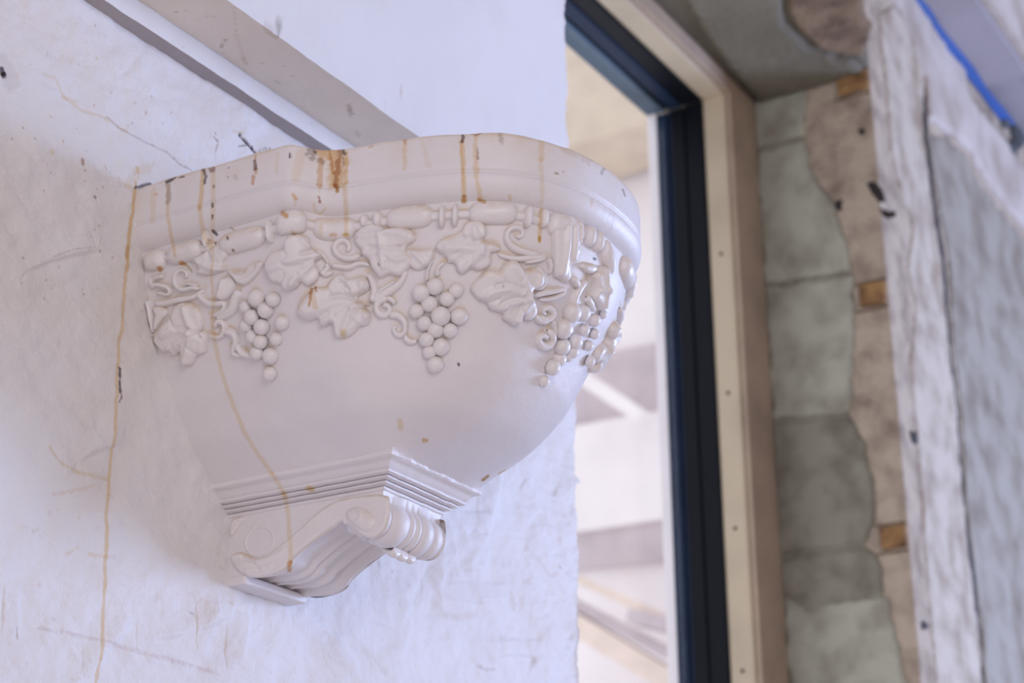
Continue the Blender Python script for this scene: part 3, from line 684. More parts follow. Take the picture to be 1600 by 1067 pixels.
# ---------------------------------------------------- ornaments
DIRT = []; STP = .0009; MIRF = .40
def orn(name, pts, H, wdt, parent=sc, mirror=True, seed=0, **k):
    ab = to_az(pts); wdt *= .62; H *= .92
    ridges = k.pop('ridges', ()); cen_ = ab.mean(0); e1 = ab-np.roll(ab, 1, 0); e2 = np.roll(ab, -1, 0)-ab
    crs = e1[:, 0]*e2[:, 1]-e1[:, 1]*e2[:, 0]; area2 = (ab[:, 0]*np.roll(ab[:, 1], -1)-ab[:, 1]*np.roll(ab[:, 0], -1)).sum()
    ang = np.arcsin(np.clip(crs/(np.linalg.norm(e1, axis=1)*np.linalg.norm(e2, axis=1)+1e-12), -1, 1))*np.sign(area2)
    notch = np.where(ang < -.35)[0]; grooves = []
    for i in notch:
        grooves.append((np.array([ab[i], ab[i]+(cen_-ab[i])*.55]), -.0014, .0013)); 
        if np.linalg.norm(cen_-ab[i]) > .006: ab[i] = ab[i]+(cen_-ab[i])/np.linalg.norm(cen_-ab[i])*.0016
    ab = smooth_closed(ab, 1)
    rr = [(to_az(r[0]), r[1], r[2]*.8) for r in ridges]+grooves; DIRT.append((ab, 0.0005))
    if mirror and ab[:, 0].mean() < LA*MIRF: DIRT.append((mirror_ab(ab), 0.0005))
    kw = dict(H=H, wdt=wdt, mat=M['ornament'], parent=parent, step=STP, smooth=0, topdirt=.8, seed=seed, stains=SC_STAINS, noise=.00025, **k)
    relief(name, BOD, None, ab=ab, ridges=rr, **kw)
    if mirror and ab[:, 0].mean() < LA*MIRF:
        relief(name, BOD, None, ab=mirror_ab(ab)[::-1], ridges=[(mirror_ab(r[0]), r[1], r[2]) for r in rr], **{**kw, 'step': STP*1.8, 'stains': None})
def ribbon(path, wid, taper=.5, n=26):
    """outline (photo px) of a tendril along path with given half width"""
    p = smooth_open(path, 3); s = np.r_[0, np.cumsum(np.linalg.norm(np.diff(p, axis=0), axis=1))]
    t = np.linspace(0, s[-1], max(n, int(s[-1]/2.5))); p = np.stack([np.interp(t, s, p[:, k]) for k in range(2)], 1)
    return p
def tendril(path, wid, H=.0048, w_end=.6, mirror=True, seed=0, name='tendril', parent=sc):
    """raised vine: swept half-round laid on the bowl (path in photo px, wid half width in px)"""
    ab = to_az(ribbon(path, wid)); 
    for m_ in ((False, True) if (mirror and ab[:, 0].mean() < LA*MIRF) else (False,)):
        c = mirror_ab(ab) if m_ else ab
        DIRT.append((c, -wid*.00046))
        d = np.gradient(c, axis=0); d /= np.linalg.norm(d, axis=1)[:, None]+1e-12; nn = np.stack([-d[:, 1], d[:, 0]], 1)
        W_ = wid*.00046; L = np.linspace(0, 1, len(c)); ww = W_*np.where(L > .5, 1-(1-w_end)*(L-.5)*2, 1)*np.clip(np.minimum(L, 1-L)*14+.25, 0, 1)
        nu = 9; u = np.linspace(-1, 1, nu)
        G_ = (c[:, None, :]+nn[:, None, :]*(ww[:, None]*u[None, :])[..., None]).reshape(-1, 2)
        hh = (np.sqrt(np.clip(1-u**2, 0, 1))[None, :]*(H*ww/W_)[:, None]-.0006*(np.abs(u) > .99)[None, :]).ravel()
        G_[:, 0] = np.clip(G_[:, 0], 0, LA)
        Pp = body_pos(G_, hh)
        upw = np.repeat(nn[:, 1:2], nu, 1)*u[None, :]
        kk = (np.clip(upw*1.5-.25, 0, 1)*np.clip(np.abs(u)[None, :]*2-.9, 0, 1)).ravel()*.8*np.clip(.6+.5*fbm(G_, 90, 3, seed), 0, 1)
        tn = np.ones((len(Pp), 3))*(1-kk[:, None])+np.array((.86, .72, .50))*kk[:, None]
        tn = apply_stains(Pp, tn, SC_STAINS, proj(Pp))
        f = grid_faces(len(c), nu)
        link(name, Pp, f if m_ else f[:, ::-1], M['ornament'], parent, tint=tn)
def spiral(cx, cy, r0, turns=1.3, start=0, direction=1, n=18, squash=1.0):
    return [(cx+(r0*(1-.78*i/n))*math.cos(start+direction*2*math.pi*turns*i/n)*squash, cy+(r0*(1-.78*i/n))*math.sin(start+direction*2*math.pi*turns*i/n)) for i in range(n+1)]

# bead and reel course under the rim (beads long and round, reels thin)
BEADS = [((228,410),(262,404),15,'bead'), ((264,402),(318,387),15,'bead'), ((345,385),(417,366),16,'bead'), ((434,354),(480,349),16.5,'bead'),
 ((487,355),(558,356),16,'bead'), ((604,345),(678,337),16,'bead'), ((731,334),(808,335),16,'bead'), ((853,349),(903,362),17,'bead'), ((940,385),(953,420),16,'bead')]
REELS = [(326,374,6,14),(425,361,5,17),(571,346,7,10),(592,343,8,12),(692,338,6,17),(712,336,6,17),(823,338,7,16),(847,341,7,14),(918,368,7,16),(931,376,6,16)]
i_ = 0
for a, b, hw, nm in BEADS:
    A1, B1 = to_az([a, b]); r = hw*.00061
    cc = (A1+B1)/2; hl = abs(B1[0]-A1[0])/2; zc_ = cc[1]
    th = np.linspace(0, 2*np.pi, 41)[:-1]
    ex_ = .55
    ox = hl*np.sign(np.cos(th))*np.abs(np.cos(th))**ex_; oz = r*np.sign(np.sin(th))*np.abs(np.sin(th))**.8
    sl_ = (B1[1]-A1[1])/(B1[0]-A1[0]+1e-9)
    ab = np.stack([cc[0]+ox, zc_+oz+ox*sl_], 1)
    for m_ in (False, True):
        if m_ and cc[0] > LA*.47: continue
        q_ = mirror_ab(ab)[::-1] if m_ else ab
        relief('bead', BOD, None, H=.0078, wdt=r*.95, mat=M['ornament'], parent=sc, step=STP*(1.6 if m_ else 1), ab=q_, smooth=0, topdirt=.6, seed=i_, stains=None if m_ else SC_STAINS, noise=.0002, dome=.0006)
    i_ += 1
for x, y, hw, hh_ in REELS:
    c0, ex0 = to_az([(x, y), (x+hw, y)]); r = hh_*.00052; hw_m = max(abs(ex0[0]-c0[0]), .0032)
    th = np.linspace(0, 2*np.pi, 25)[:-1]
    ab = np.stack([c0[0]+hw_m*np.cos(th), c0[1]+np.where(np.sin(th) < 0, r*1.2, r)*np.sin(th)], 1)
    for m_ in (False, True):
        if m_ and c0[0] > LA*.47: continue
        q_ = mirror_ab(ab)[::-1] if m_ else ab
        relief('reel', BOD, None, H=.0078, wdt=hw_m*.95, mat=M['ornament'], parent=sc, step=STP*.8, ab=q_, smooth=0, topdirt=.4, seed=i_, stains=None if m_ else SC_STAINS)
    i_ += 1

V_ = .0027
tendril([(228,409),(262,404),(318,388),(345,386),(417,367),(434,355),(480,350),(487,355),(558,356),(604,346),(678,338),(731,335),(808,336),(853,349),(903,363),(925,376),(945,398)], 8.5, H=.0036, w_end=1, mirror=False, name='bead_string')
# vine leaves
orn('vine_leaf', cD([(1165,170),(1145,260),(1180,330),(1215,390),(1280,405),(1300,440),(1360,455),(1430,420),(1452,385),(1500,425),(1575,385),(1600,330),(1585,265),(1560,215),(1620,190),(1610,140),(1540,100),(1505,10),(1430,-20),(1340,0),(1310,50),(1308,90),(1230,110)]), .0058, .006, seed=1,
    ridges=[(cD([(1600,170),(1450,180),(1300,240),(1180,290)]), V_, .003), (cD([(1600,170),(1480,280),(1370,420)]), V_, .003), (cD([(1590,160),(1500,120),(1420,30)]), V_, .003), (cD([(1420,150),(1520,120),(1600,180)]), -V_, .0018), (cD([(1290,215),(1380,250),(1470,250)]), -V_*.7, .002)], dome=.001)
orn('vine_leaf', cE([(245,580),(250,640),(290,680),(350,705),(412,685),(430,735),(480,758),(535,725),(545,790),(575,850),(650,850),(720,810),(770,762),(830,745),(860,690),(850,615),(795,580),(858,575),(858,548),(780,550),(760,490),(800,478),(845,440),(850,390),(810,330),(740,335),(665,350),(620,305),(560,318),(500,375),(460,405),(380,410),(300,490)]), .0062, .0065, seed=2,
    ridges=[(cE([(780,555),(600,540),(430,600),(290,620)]), V_, .004), (cE([(780,555),(640,620),(480,730)]), V_, .004), (cE([(780,560),(700,640),(630,820)]), V_, .004), (cE([(790,560),(830,640),(830,700)]), V_, .0035), (cE([(780,550),(700,430),(620,330)]), V_, .004), (cE([(790,540),(800,450),(790,370)]), V_, .0035),
            (cE([(510,512),(600,490),(700,505),(760,530)]), -V_*1.2, .0022), (cE([(600,380),(660,410),(700,460)]), -V_, .002), (cE([(560,680),(620,640),(700,600)]), -V_*.8, .0025)], dome=.0012)
orn('vine_leaf', [(557,364),(566,357),(579,349),(594,351),(602,355),(619,355),(639,357),(652,366),(650,378),(640,384),(637,392),(647,400),(648,410),(642,418),(634,428),(625,434),(610,432),(596,437),(590,431),(580,418),(575,408),(566,400),(563,391),(557,384),(554,374)], .0060, .006, seed=3,
    ridges=[([(600,365),(598,395),(605,425)], V_, .0035), ([(600,368),(580,372),(562,372)], V_, .0035), ([(600,366),(622,366),(642,372)], V_, .0035), ([(575,386),(600,392),(632,386)], -V_*.9, .002), ([(600,390),(620,410),(640,404)], V_, .003)], dome=.001)
orn('vine_leaf', c2([(268,750),(300,744),(360,750),(430,742),(420,790),(400,835),(370,860),(325,868),(290,845),(265,810),(255,780)]), .0050, .005, seed=4, ridges=[(c2([(300,760),(350,800),(380,840)]), V_, .003)])
orn('vine_leaf', c2([(590,605),(620,585),(680,590),(712,620),(715,670),(700,690),(760,700),(800,745),(755,765),(742,770),(742,820),(715,855),(660,868),(630,860),(590,890),(548,872),(530,832),(495,825),(485,795),(420,745),(445,700),(480,675),(560,645)]), .0060, .006, seed=5,
    ridges=[(c2([(700,760),(600,740),(470,740)]), V_, .0035), (c2([(700,760),(640,800),(590,870)]), V_, .0035), (c2([(700,755),(650,680),(640,620)]), V_, .0035), (c2([(600,722),(680,692),(740,705),(790,745)]), -V_, .002), (c2([(490,700),(560,680),(640,690)]), -V_*.8, .002)], dome=.001)
orn('vine_leaf', cF([(70,440),(90,390),(150,330),(180,290),(240,262),(300,282),(355,210),(440,180),(495,225),(530,255),(610,240),(670,290),(690,360),(660,420),(600,432),(585,480),(620,540),(618,620),(575,690),(520,700),(500,655),(490,718),(430,745),(385,712),(330,680),(340,650),(290,625),(230,605),(200,555),(130,520)]), .0062, .0065, seed=6,
    ridges=[(cF([(570,500),(420,410),(300,430),(170,500)]), V_, .004), (cF([(570,500),(430,520),(320,590)]), V_, .0035), (cF([(570,500),(500,600),(440,720)]), V_, .004), (cF([(570,490),(500,360),(420,220)]), V_, .004), (cF([(580,490),(620,400),(640,300)]), V_, .0035), (cF([(260,400),(400,385),(500,430)]), -V_, .0022), (cF([(300,560),(420,500),(520,500)]), -V_*.9, .0022)], dome=.0012)
orn('vine_leaf', cG([(155,510),(200,578),(240,608),(268,600),(300,633),(338,600),(328,650),(350,693),(410,688),(450,625),(490,612),(502,560),(495,495),(462,485),(482,440),(475,365),(440,300),(385,285),(320,292),(285,335),(268,370),(220,415)]), .0055, .006, seed=7,
    ridges=[(cG([(430,470),(320,440),(220,500)]), V_, .0035), (cG([(430,470),(340,540),(260,590)]), V_, .0035), (cG([(430,470),(400,580),(370,670)]), V_, .0035), (cG([(430,465),(390,380),(370,310)]), V_, .0035), (cG([(310,450),(370,438),(430,455)]), -V_*1.2, .002)], dome=.001)
orn('vine_leaf', cD([(760,430),(780,350),(850,325),(905,370),(905,440),(870,500),(810,545),(745,520)]), .0060, .0055, seed=8, ridges=[(cD([(830,350),(820,430),(790,520)]), V_, .003)], dome=.001)
orn('vine_leaf', cD([(820,280),(900,272),(965,285),(1020,240),(1090,203),(1150,212),(1115,280),(1040,370),(985,412),(915,392),(880,335)]), .0048, .005, seed=9, ridges=[(cD([(860,300),(970,340),(1090,240)]), -V_, .0025)])
orn('vine_leaf', cD([(500,195),(610,160),(700,95),(770,50),(840,70),(850,160),(800,230),(850,270),(760,310),(650,330),(560,300),(600,250)]), .0050, .006, seed=10, ridges=[(cD([(560,210),(680,250),(800,290)]), V_, .003), (cD([(690,110),(690,180),(720,190)]), -V_, .0025)])
orn('vine_leaf', cD([(235,655),(215,600),(230,572),(290,572),(345,600),(345,650),(290,700),(230,800),(215,740)]), .0042, .0045, seed=11)
orn('vine_leaf', cF([(735,-70),(750,60),(745,200),(755,330),(800,345),(850,390),(895,330),(880,250),(935,200),(960,60),(1000,-60),(960,-160),(880,-130),(800,-110)]), .0065, .006, seed=12, ridges=[(cF([(850,-120),(840,80),(800,330)]), V_, .0035), (cF([(900,-100),(900,60),(880,240)]), V_, .0035), (cF([(940,-120),(950,0),(940,150)]), V_, .0035)], dome=.0015)
orn('vine_leaf', cF([(975,240),(1010,215),(1090,215),(1115,250),(1100,290),(1060,310),(1010,290)]), .0058, .005, seed=13)
orn('vine_leaf', cF([(1080,300),(1130,250),(1190,235),(1205,290),(1190,380),(1200,480),(1185,570),(1130,625),(1095,560),(1055,505),(1080,420)]), .0075, .006, seed=14, ridges=[(cF([(1150,260),(1150,400),(1140,600)]), V_, .0035), (cF([(1100,420),(1140,440),(1180,400)]), V_, .003)], dome=.0015)
orn('vine_leaf', cF([(890,360),(915,310),(960,340),(965,420),(930,425)]), .0065, .004, seed=15)
orn('vine_leaf', cH([(855,385),(870,350),(905,300),(945,290),(950,345),(925,395),(880,405)]), .0050, .004, seed=16)
# grape bunches
def bunch(grapes, seed, label=None):
    g0 = empty('grape_bunch', tuple(body_pos(to_az([np.mean([gr[:2] for gr in grapes], 0)]), np.array([.004]))[0]), sc)
    gm = None; gx_ = to_az([np.mean([gr[:2] for gr in grapes], 0)])[0, 0]
    for j, (x, y, r) in enumerate(grapes):
        for m_ in (False, True):
            ab = to_az([(x, y)])
            if m_:
                if ab[0, 0] > LA*MIRF: continue
                if gx_ > LA*.22: continue
                if gm is None: gm = empty('grape_bunch', tuple(body_pos(mirror_ab(to_az([np.mean([gr[:2] for gr in grapes], 0)])), np.array([.004]))[0]), sc)
                ab = mirror_ab(ab)
            c = body_pos(ab, np.array([.0010+.0020*((j*7+seed) % 5)/4]))[0]; n1 = body_n(ab[:, 0], ab[:, 1])[0]
            th_ = np.linspace(0, 2*np.pi, 13)[:-1]; DIRT.append((ab+r*.00050*np.stack([np.cos(th_), np.sin(th_)], 1), 0.0005))
            R = r*.00047*(1.17 if seed < 3 else 1.32)
            nr, ns = 12, 22
            t1_ = np.cross(n1, [0, 0, 1]); t1_ /= np.linalg.norm(t1_); t2_ = np.cross(n1, t1_)
            if t2_[2] < 0: t2_ = -t2_
            V = []; TN = []
            for a_ in np.linspace(-.35, np.pi/2, nr):
                for b_ in np.arange(ns)*2*np.pi/ns:
                    v = R*math.cos(a_)*(math.cos(b_)*t1_+math.sin(b_)*t2_)+n1*R*.92*math.sin(a_); V.append(c+v)
                    kk = max(0, math.sin(b_)-.15)*max(0, 1-abs(a_-.25)/.65)*(.55+.45*math.sin(j*3.3+b_*2))
                    TN.append(1-kk*np.array((.14, .28, .50))*.9)
            fcs = [[i*ns+q2, i*ns+(q2+1) % ns, (i+1)*ns+(q2+1) % ns, (i+1)*ns+q2] for i in range(nr-1) for q2 in range(ns)]
            link('grape', V, fcs, M['ornament'], gm if m_ else g0, tint=np.array(TN))
def G4(l): return [(200+x/4, 400+y/4, r/4) for x, y, r in l]
def H4(l): return [(600+x/4, 400+y/4, r/4) for x, y, r in l]
bunch(G4([(810,262,54),(915,268,44),(740,318,40),(868,335,50),(785,378,47),(745,432,42),(845,440,49),(968,415,46),(785,500,42),(840,530,44),(932,515,40),(815,600,44),(895,622,51),(893,732,44)]), 1)
bunch(H4([(320,190,50),(235,230,52),(450,215,44),(395,268,44),(285,300,50),(205,345,44),(355,375,57),(468,375,52),(255,420,44),(322,460,50),(412,465,44),(268,522,44),(355,568,52),(285,600,40),(320,675,50)]), 2)
bunch(H4([(1160,350,54),(1235,355,46),(1110,450,55),(1175,530,44),(1240,460,34),(1100,560,46),(1310,400,36),(1355,360,26),(1160,590,38),(1085,640,42),(1040,690,44),(995,780,32),(1265,555,30),(1265,650,34),(1140,625,30),(1300,480,30)]), 3)
# tendrils
TW = 5.2
for k_, (pth, wd) in enumerate([
 (cD([(600,440),(560,420),(470,450),(420,420),(400,360),(415,300),(460,275),(505,300),(500,335),(470,345)]), 5),
 (cD([(590,410),(540,395),(480,400)]), 3.5),
 (cD([(205,435),(230,400),(290,405),(345,420),(375,455),(340,490),(290,470),(240,470)]), 5),
 (cD([(230,555),(300,560),(380,540),(450,525),(540,510),(600,480),(640,440)]), 6.5),
 (cD([(600,470),(630,520),(690,560),(760,555),(820,545),(815,600),(760,640),(700,665)]), 6),
 (cD([(940,450),(900,520),(880,600),(820,650),(740,680)]), 10),
 (cD([(215,350),(205,420)]), 4), (cD([(310,330),(230,350),(210,400)]), 4),
 (cD([(170,530),(190,600),(205,700),(215,800)]), 5),
 (cD([(735,760),(745,710),(790,700),(820,735),(810,800),(770,840),(715,830),(680,820)]), 5.5),
 (cD([(800,790),(860,785),(905,820),(915,890),(880,940),(890,975),(940,985),(990,965)]), 7),
 (cD([(915,890),(950,960),(1020,990),(1060,990)]), 7),
 (cD([(610,800),(650,820),(650,900),(625,960)]), 5),
 (cE([(860,545),(880,500),(890,440),(870,380),(830,310)]), 8),
 (cE([(880,560),(920,500),(1000,460),(1080,410),(1130,340),(1150,270)]), 8.5),
 (cE([(900,510),(920,460),(1000,410),(1060,370)]), 4),
 (cE([(770,155),(700,190),(620,180),(560,140),(545,80),(590,40),(650,35),(680,80),(670,120),(640,125)]), 6.5),
 (cE([(520,240),(590,255),(680,265),(740,230),(800,225),(850,245)]), 6),
 (cE([(470,230),(500,270),(450,300),(470,330),(540,300)]), 6),
 (cE([(380,130),(440,150),(490,210),(500,240)]), 5),
 (cE([(430,290),(460,320),(520,300)]), 6),
 (cE(spiral(970,600,85,1.25,-1.2,-1)), 7.5),
 (cE([(1000,660),(1070,645),(1140,700),(1145,790),(1100,830),(1050,800),(1040,760),(1075,750)]), 7),
 (cE([(1130,830),(1180,880),(1240,870)]), 6.5), (cE([(1060,560),(1020,510),(950,520)]), 5),
 (cE([(1320,370),(1330,270),(1370,200)]), 3.5), (cE([(1410,330),(1410,260),(1470,215)]), 5),
 (c2([(1000,780),(940,765),(880,750),(835,720),(815,670),(840,630),(890,625),(915,655),(895,680),(865,668)]), 6.5),
 (c2([(1040,790),(960,790),(880,800),(820,790),(770,770)]), 6),
 (cF([(600,490),(680,460),(760,450),(840,430),(850,460),(780,500),(700,520),(640,520)]), 5),
 (cF([(620,250),(660,300),(690,370),(670,420),(620,430),(600,390)]), 5),
 (cH(spiral(1010,350,52,1.2,2.6,-1)), 6.5), (cH(spiral(995,520,60,1.3,-1.2,1)), 7.5), (cH([(935,370),(960,400),(1010,410),(1050,370)]), 6),
 (cH([(1045,400),(1060,470),(1050,540)]), 5),
 (cF([(930,560),(940,490),(980,430),(1040,370)]), 9), (cF([(1040,500),(1070,560),(1110,610)]), 7), (cF([(720,180),(740,250),(730,310)]), 6),
 (cF([(690,170),(640,190),(590,200),(520,215)]), 5),
]):
    tendril(pth, wd, seed=k_)

# bowl skin
na = 1000
av = np.linspace(0, LA, na)
zv = np.concatenate([np.arange(.648, .4695, -.00085), [.4690]])
A_, Z_ = np.meshgrid(av, zv, indexing='ij')
BP = body(A_.ravel(), Z_.ravel()); BN = body_n(A_.ravel(), Z_.ravel())
BP += BN*(.0004*fbm(BP, 40, 3, 3))[:, None]
GA = np.stack([A_.ravel(), Z_.ravel()], 1); kd = np.zeros(len(GA)); ia, iz = len(av), len(zv)
for c, off in DIRT:
    lo, hi = c.min(0)-.006, c.max(0)+.006
    a0, a1 = np.searchsorted(av, [lo[0], hi[0]]); z0 = np.searchsorted(-zv, -hi[1]); z1 = np.searchsorted(-zv, -lo[1])
    if a1 <= a0 or z1 <= z0: continue
    idx = (np.arange(a0, a1)[:, None]*iz+np.arange(z0, z1)[None, :]).ravel()
    A0, B0 = (c, np.roll(c, -1, 0)) if off > 0 else (c[:-1], c[1:])
    d, near, _ = seg_dist(GA[idx], A0, B0); upv = (GA[idx]-near)[:, 1]/(d+1e-9)
    d2 = d+min(off, 0)
    kd[idx] = np.maximum(kd[idx], np.exp(-(np.clip(d2, 0, 1)/.0019)**2)*np.clip(upv*1.6-.35, 0, 1))
kd = (kd*np.clip(.72+.5*fbm(GA, 55, 3, 77), 0, 1)*.75)[:, None]
tb = np.ones((len(BP), 3))*(1-kd)+np.array((.84, .67, .42))*kd
tb = apply_stains(BP, tb, SC_STAINS, proj(BP))
link('bowl', BP, grid_faces(na, len(zv)), M['plaster'], sc, tint=tb)

# ---------------------------------------------------- bed mould between bowl and corbel
bx0, bx1, by = 1.2135, 2*CX-1.2135, -.178
mp = [(.0, .4735), (.0015, .4702), (.0012, .4668), (-.0040, .4654), (-.0058, .4630), (-.0080, .4606), (-.0095, .4596), (-.0078, .4588), (-.0084, .4570), (-.0128, .4566), (-.0150, .4570), (-.0128, .4560), (-.0130, .4542), (-.0176, .4538), (-.0196, .4542), (-.0172, .4530), (-.0176, .4514), (-.0220, .4508), (-.0240, .4512), (-.0218, .4500), (-.0222, .4480), (-.0242, .4470), (-.0246, .4380), (-.0262, .4360), (-.0300, .4358)]
mp = np.array(mp); ms = smooth_open(mp, 1)
def ring_rect(off, z, seedk):
    """points along wall-left, corner, front, corner, wall-right"""
    x0, x1, y_ = bx0-off, bx1+off, by-off
    n1_, n2_ = 90, 70
    e = np.concatenate([np.stack([np.full(n1_, x0), np.linspace(.004, y_, n1_)], 1)[:-1], np.stack([np.linspace(x0, x1, n2_), np.full(n2_, y_)], 1)[:-1], np.stack([np.full(n1_, x1), np.linspace(y_, .004, n1_)], 1)])
    return np.column_stack([e, np.full(len(e), z)])
R_ = np.array([ring_rect(o2, z2, 0) for o2, z2 in ms]); nr_, nc_ = R_.shape[:2]
Pm = np.transpose(R_, (1, 0, 2)).reshape(-1, 3)
chip = .0016*fbm(Pm, 170, 3, 12)*np.clip((Pm[:, 2]-.466)/.003, 0, 1)*np.where(Pm[:, 1] < by+.006, 1, .35)
Pm[:, 1] -= chip*.8; Pm[:, 2] += chip*.7
Pm += .0003*np.stack([fbm(Pm, 90, 2, 1), fbm(Pm, 90, 2, 2), fbm(Pm, 90, 2, 3)], 1)
tn = apply_stains(Pm, np.ones((len(Pm), 3)), SC_STAINS, proj(Pm))
fcs = grid_faces(nc_, nr_)[:, ::-1].tolist()
bmo = link('base_moulding', Pm, fcs+[[i*nr_+nr_-1 for i in range(nc_)]], M['plaster'], sc, tint=tn)
try:
    bmo.data.set_sharp_from_angle(angle=math.radians(40))
except Exception: pass

# ---------------------------------------------------- corbel (S-scroll console)
XS, XR = 1.2385, 2*CX-1.2385
SIDE = plane_surf(0, XS, -1)
sidepx = [(358,806),(364,803),(420,795),(500,783),(560,774),(598,768),(606,776)]
def side(p): return hit(p, 0, XS)[:, 1:]
front_roll = [(597,768),(598,784),(604,789),(609,799),(608,813),(602,828),(592,838),(580,842),(568,839),(558,832),(550,824),(541,820)]
under = [(537,812),(520,823),(508,832),(497,840),(484,850),(470,862),(458,873),(452,884),(440,893),(425,899),(405,901),(388,901),(370,906),(356,908)]
front_ = spl(side(front_roll), 46)[0]; under_ = spl(side(under), 60)[0]
back_top = side([(356,806)])
outl = np.concatenate([front_, under_])
no_ = len(outl)
tgo = np.gradient(outl, axis=0); tgo /= np.linalg.norm(tgo, axis=1)[:, None]; on = np.stack([-tgo[:, 1], tgo[:, 0]], 1)
cen = side([(500, 805)])[0]
fl_ = ((outl-cen)*on).sum(1) < 0
on[fl_] *= -1
WN = 91; u = np.linspace(0, 1, WN)
Pc = np.zeros((WN, no_, 3))
isf = np.arange(no_) < 46
def reed(u):      # front roll: fillets and five rounded reeds
    e = np.array([0, .10, .36, .47, .58, .80, 1.0]); i = min(int(np.searchsorted(e, u, 'right'))-1, 5)
    t = (u-e[i])/(e[i+1]-e[i]); w = e[i+1]-e[i]
    return .0050*(1-np.sin(np.pi*t)**.5)+(.0022 if w < .15 else 0)
def flute(u):     # underside: raised edge bands, hollow, central rib
    return .0075*np.clip((u-.05)/.05, 0, 1)*np.clip((.95-u)/.05, 0, 1)-.0040*np.exp(-((u-.43)/.022)**2)-.0050*np.exp(-((u-.53)/.03)**2)-.0045*np.exp(-((u-.76)/.03)**2)
mf = np.where(isf, 1.0, 0.0); mf = np.convolve(np.r_[mf[:1].repeat(3), mf, mf[-1:].repeat(3)], np.ones(7)/7, 'valid')
endf = np.clip(np.minimum(np.arange(no_), no_-1-np.arange(no_))/8, 0, 1)
for i, uu in enumerate(u):
    dep = (reed(uu)*mf+flute(uu)*(1-mf))*endf*np.clip(min(uu, 1-uu)*30, 0, 1)
    bulge = .004*math.sin(math.pi*uu)*mf
    q_ = outl-on*(dep-bulge)[:, None]
    Pc[i, :, 0] = XS+(XR-XS)*uu; Pc[i, :, 1:] = q_
Pf = Pc.reshape(-1, 3)
Pf += .0003*np.stack([fbm(Pf, 90, 2, 1), fbm(Pf, 90, 2, 2), fbm(Pf, 90, 2, 3)], 1)
tn = apply_stains(Pf, np.ones((len(Pf), 3)), SC_STAINS, proj(Pf))
corbel = link('corbel', Pf, grid_faces(WN, no_).tolist(), M['plaster'], sc, tint=tn)
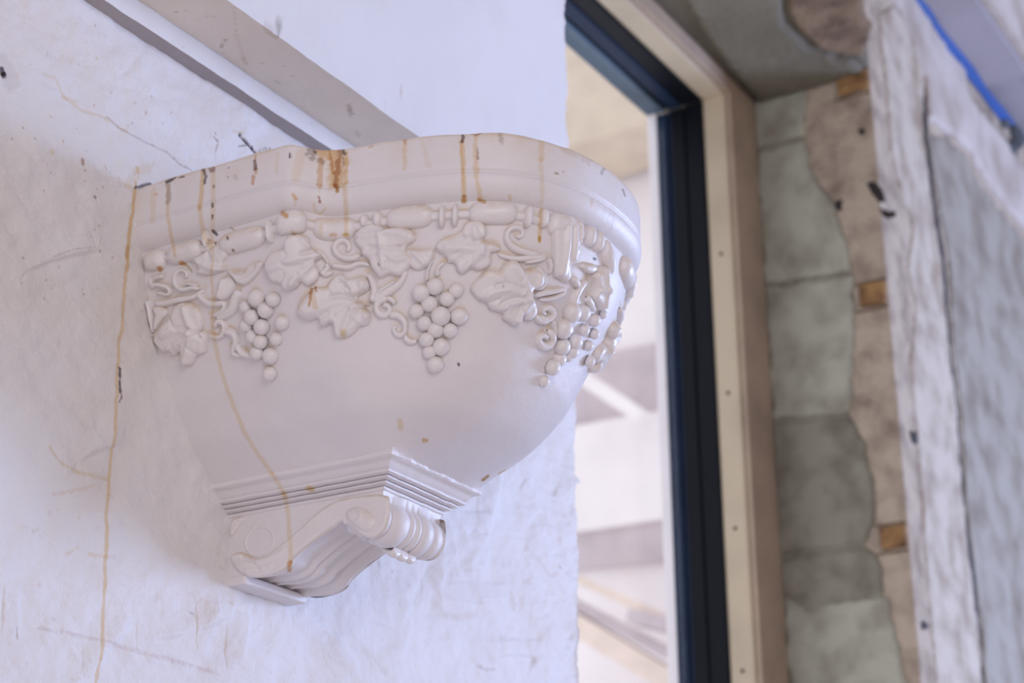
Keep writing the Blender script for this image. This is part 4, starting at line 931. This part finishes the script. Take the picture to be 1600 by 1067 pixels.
# side cheeks (flat faces with the S band raised on them)
for sgn, X_ in ((-1, XS), (1, XR)):
    surf = plane_surf(0, X_, sgn)
    cheek = np.concatenate([back_top, side(sidepx[1:-1]), outl])
    relief('cheek', surf, None, H=.0002, wdt=.001, mat=M['plaster'], parent=sc, step=.0011, ab=cheek, smooth=0, base=0, stains=SC_STAINS if sgn < 0 else None, flip=sgn > 0)
    band = side(smooth_closed([(606,772),(610,785),(608,812),(600,832),(586,842),(573,840),(560,832),(551,824),(545,820),(539,821),(536,812),(520,824),(497,841),(470,862),(455,876),(452,886),(437,895),(414,902),(396,903),(380,898),(366,884),(361,868),(376,862),(387,866),(401,873),(414,871),(430,860),(452,842),(475,822),(497,802),(524,783),(560,775)], 1))
    relief('scroll_band', surf, None, H=.0030, wdt=.0022, mat=M['ornament'], parent=sc, step=.0009, ab=band, smooth=0, topdirt=1.0, stains=SC_STAINS if sgn < 0 else None, noise=.0003,
           ridges=[(side([(372,880),(395,884),(425,874),(452,858)]), .0016, .0022), (side([(385,893),(405,889),(430,885)]), .0016, .002), (side([(378,870),(400,880),(410,895)]), -.0016, .0016)])
    eye = [(539+6,812),(542,803),(550,794),(562,791),(574,794),(585,801),(592,812),(590,824),(581,834),(570,833),(560,827),(552,820)]
    relief('scroll_eye', surf, None, H=.0065, wdt=.007, mat=M['ornament'], parent=sc, step=.0009, ab=side(smooth_closed(eye, 1)), smooth=0, topdirt=.3,
           ridges=[(side([(546,812),(556,820),(566,818),(572,808),(566,800)]), .0012, .002)])
    # small back volute on the cheek, swept ring
    path = [(424,806),(410,812),(396,824),(386,838),(383,852),(389,864),(402,870),(418,864),(428,850),(428,836),(420,826),(408,822),(396,828)]
    ab = side(smooth_open(path, 3)); d = np.gradient(ab, axis=0); d /= np.linalg.norm(d, axis=1)[:, None]; nn = np.stack([-d[:, 1], d[:, 0]], 1)
    uu = np.linspace(-1, 1, 7); wv = .0011
    G_ = (ab[:, None, :]+nn[:, None, :]*(wv*uu)[None, :, None]).reshape(-1, 2); hh = np.tile(.0013*np.sqrt(1-uu**2)-.0002, len(ab))
    link('scroll_line', surf[1](G_, hh), grid_faces(len(ab), 7)[:, ::(1 if sgn < 0 else -1)], M['ornament'], sc, tint=np.ones((len(G_), 3)))
    relief('corner_leaf', surf, None, H=.0026, wdt=.002, mat=M['ornament'], parent=sc, step=.0009, ab=side([(362,812),(380,806),(384,812),(372,826),(364,840),(360,836)]), smooth=1, topdirt=1)
# acanthus tongue curling out below the roll
tg_ = empty('acanthus_tongue', tuple(hit([(590, 868)], 0, 1.262)[0]), sc)
for j, (xo, w0, s_) in enumerate(((CX-.010, .0075, 1.0), (CX+.001, .0085, 1.12), (CX+.0125, .0075, 1.0))):
    base = np.array([(-.120, .4200), (-.126, .4170), (-.132, .4120), (-.1375, .4065), (-.1425, .4035), (-.1462, .4055), (-.1455, .4100)])
    base[:, 1] -= .0005+.0012*(s_-1)*10*.3
    pth = smooth_open(base, 3); V = []
    for i, (y_, z_) in enumerate(pth):
        t = i/(len(pth)-1); ww = w0*(1-.35*t)*(1 if t < .9 else 1-.5*(t-.9)*10)
        for b_ in np.linspace(0, 2*np.pi, 15)[:-1]:
            V.append((xo+ww*math.cos(b_), y_+.0022*math.sin(b_)*.4, z_+.0048*math.sin(b_)*(1-.35*t)))
    n14 = 14
    fcs = [[i*n14+q2, i*n14+(q2+1) % n14, (i+1)*n14+(q2+1) % n14, (i+1)*n14+q2] for i in range(len(pth)-1) for q2 in range(n14)]+[[(len(pth)-1)*n14+q2 for q2 in range(n14)]]
    link('leaf_lobe', V, fcs, M['ornament'], tg_, tint=np.ones((len(V), 3)))
# foot block against the wall
boxmesh('foot_block', (XS-.0015, -.017, .3885), (XR+.0015, .003, .3965), M['plaster'], sc, bevel=.0025, segs=3)

# ------------------------------------------------------------------ small loose things
nm = hit([(4, 116)], 1, -.001)[0]
nl = link('wall_nail', [(nm[0]+r*math.cos(t), y, nm[2]+r*math.sin(t)) for r, y in ((.001, .006), (.001, -.002), (.0017, -.0022), (.0017, -.0030), (.0008, -.0034)) for t in np.arange(10)*2*math.pi/10],
          [[i*10+j, i*10+(j+1) % 10, (i+1)*10+(j+1) % 10, (i+1)*10+j] for i in range(4) for j in range(10)]+[[40+j for j in range(10)]], M['dark'])
tag(nl, 'dark rusty nail head in the white wall at the far left of the photo', 'nail')
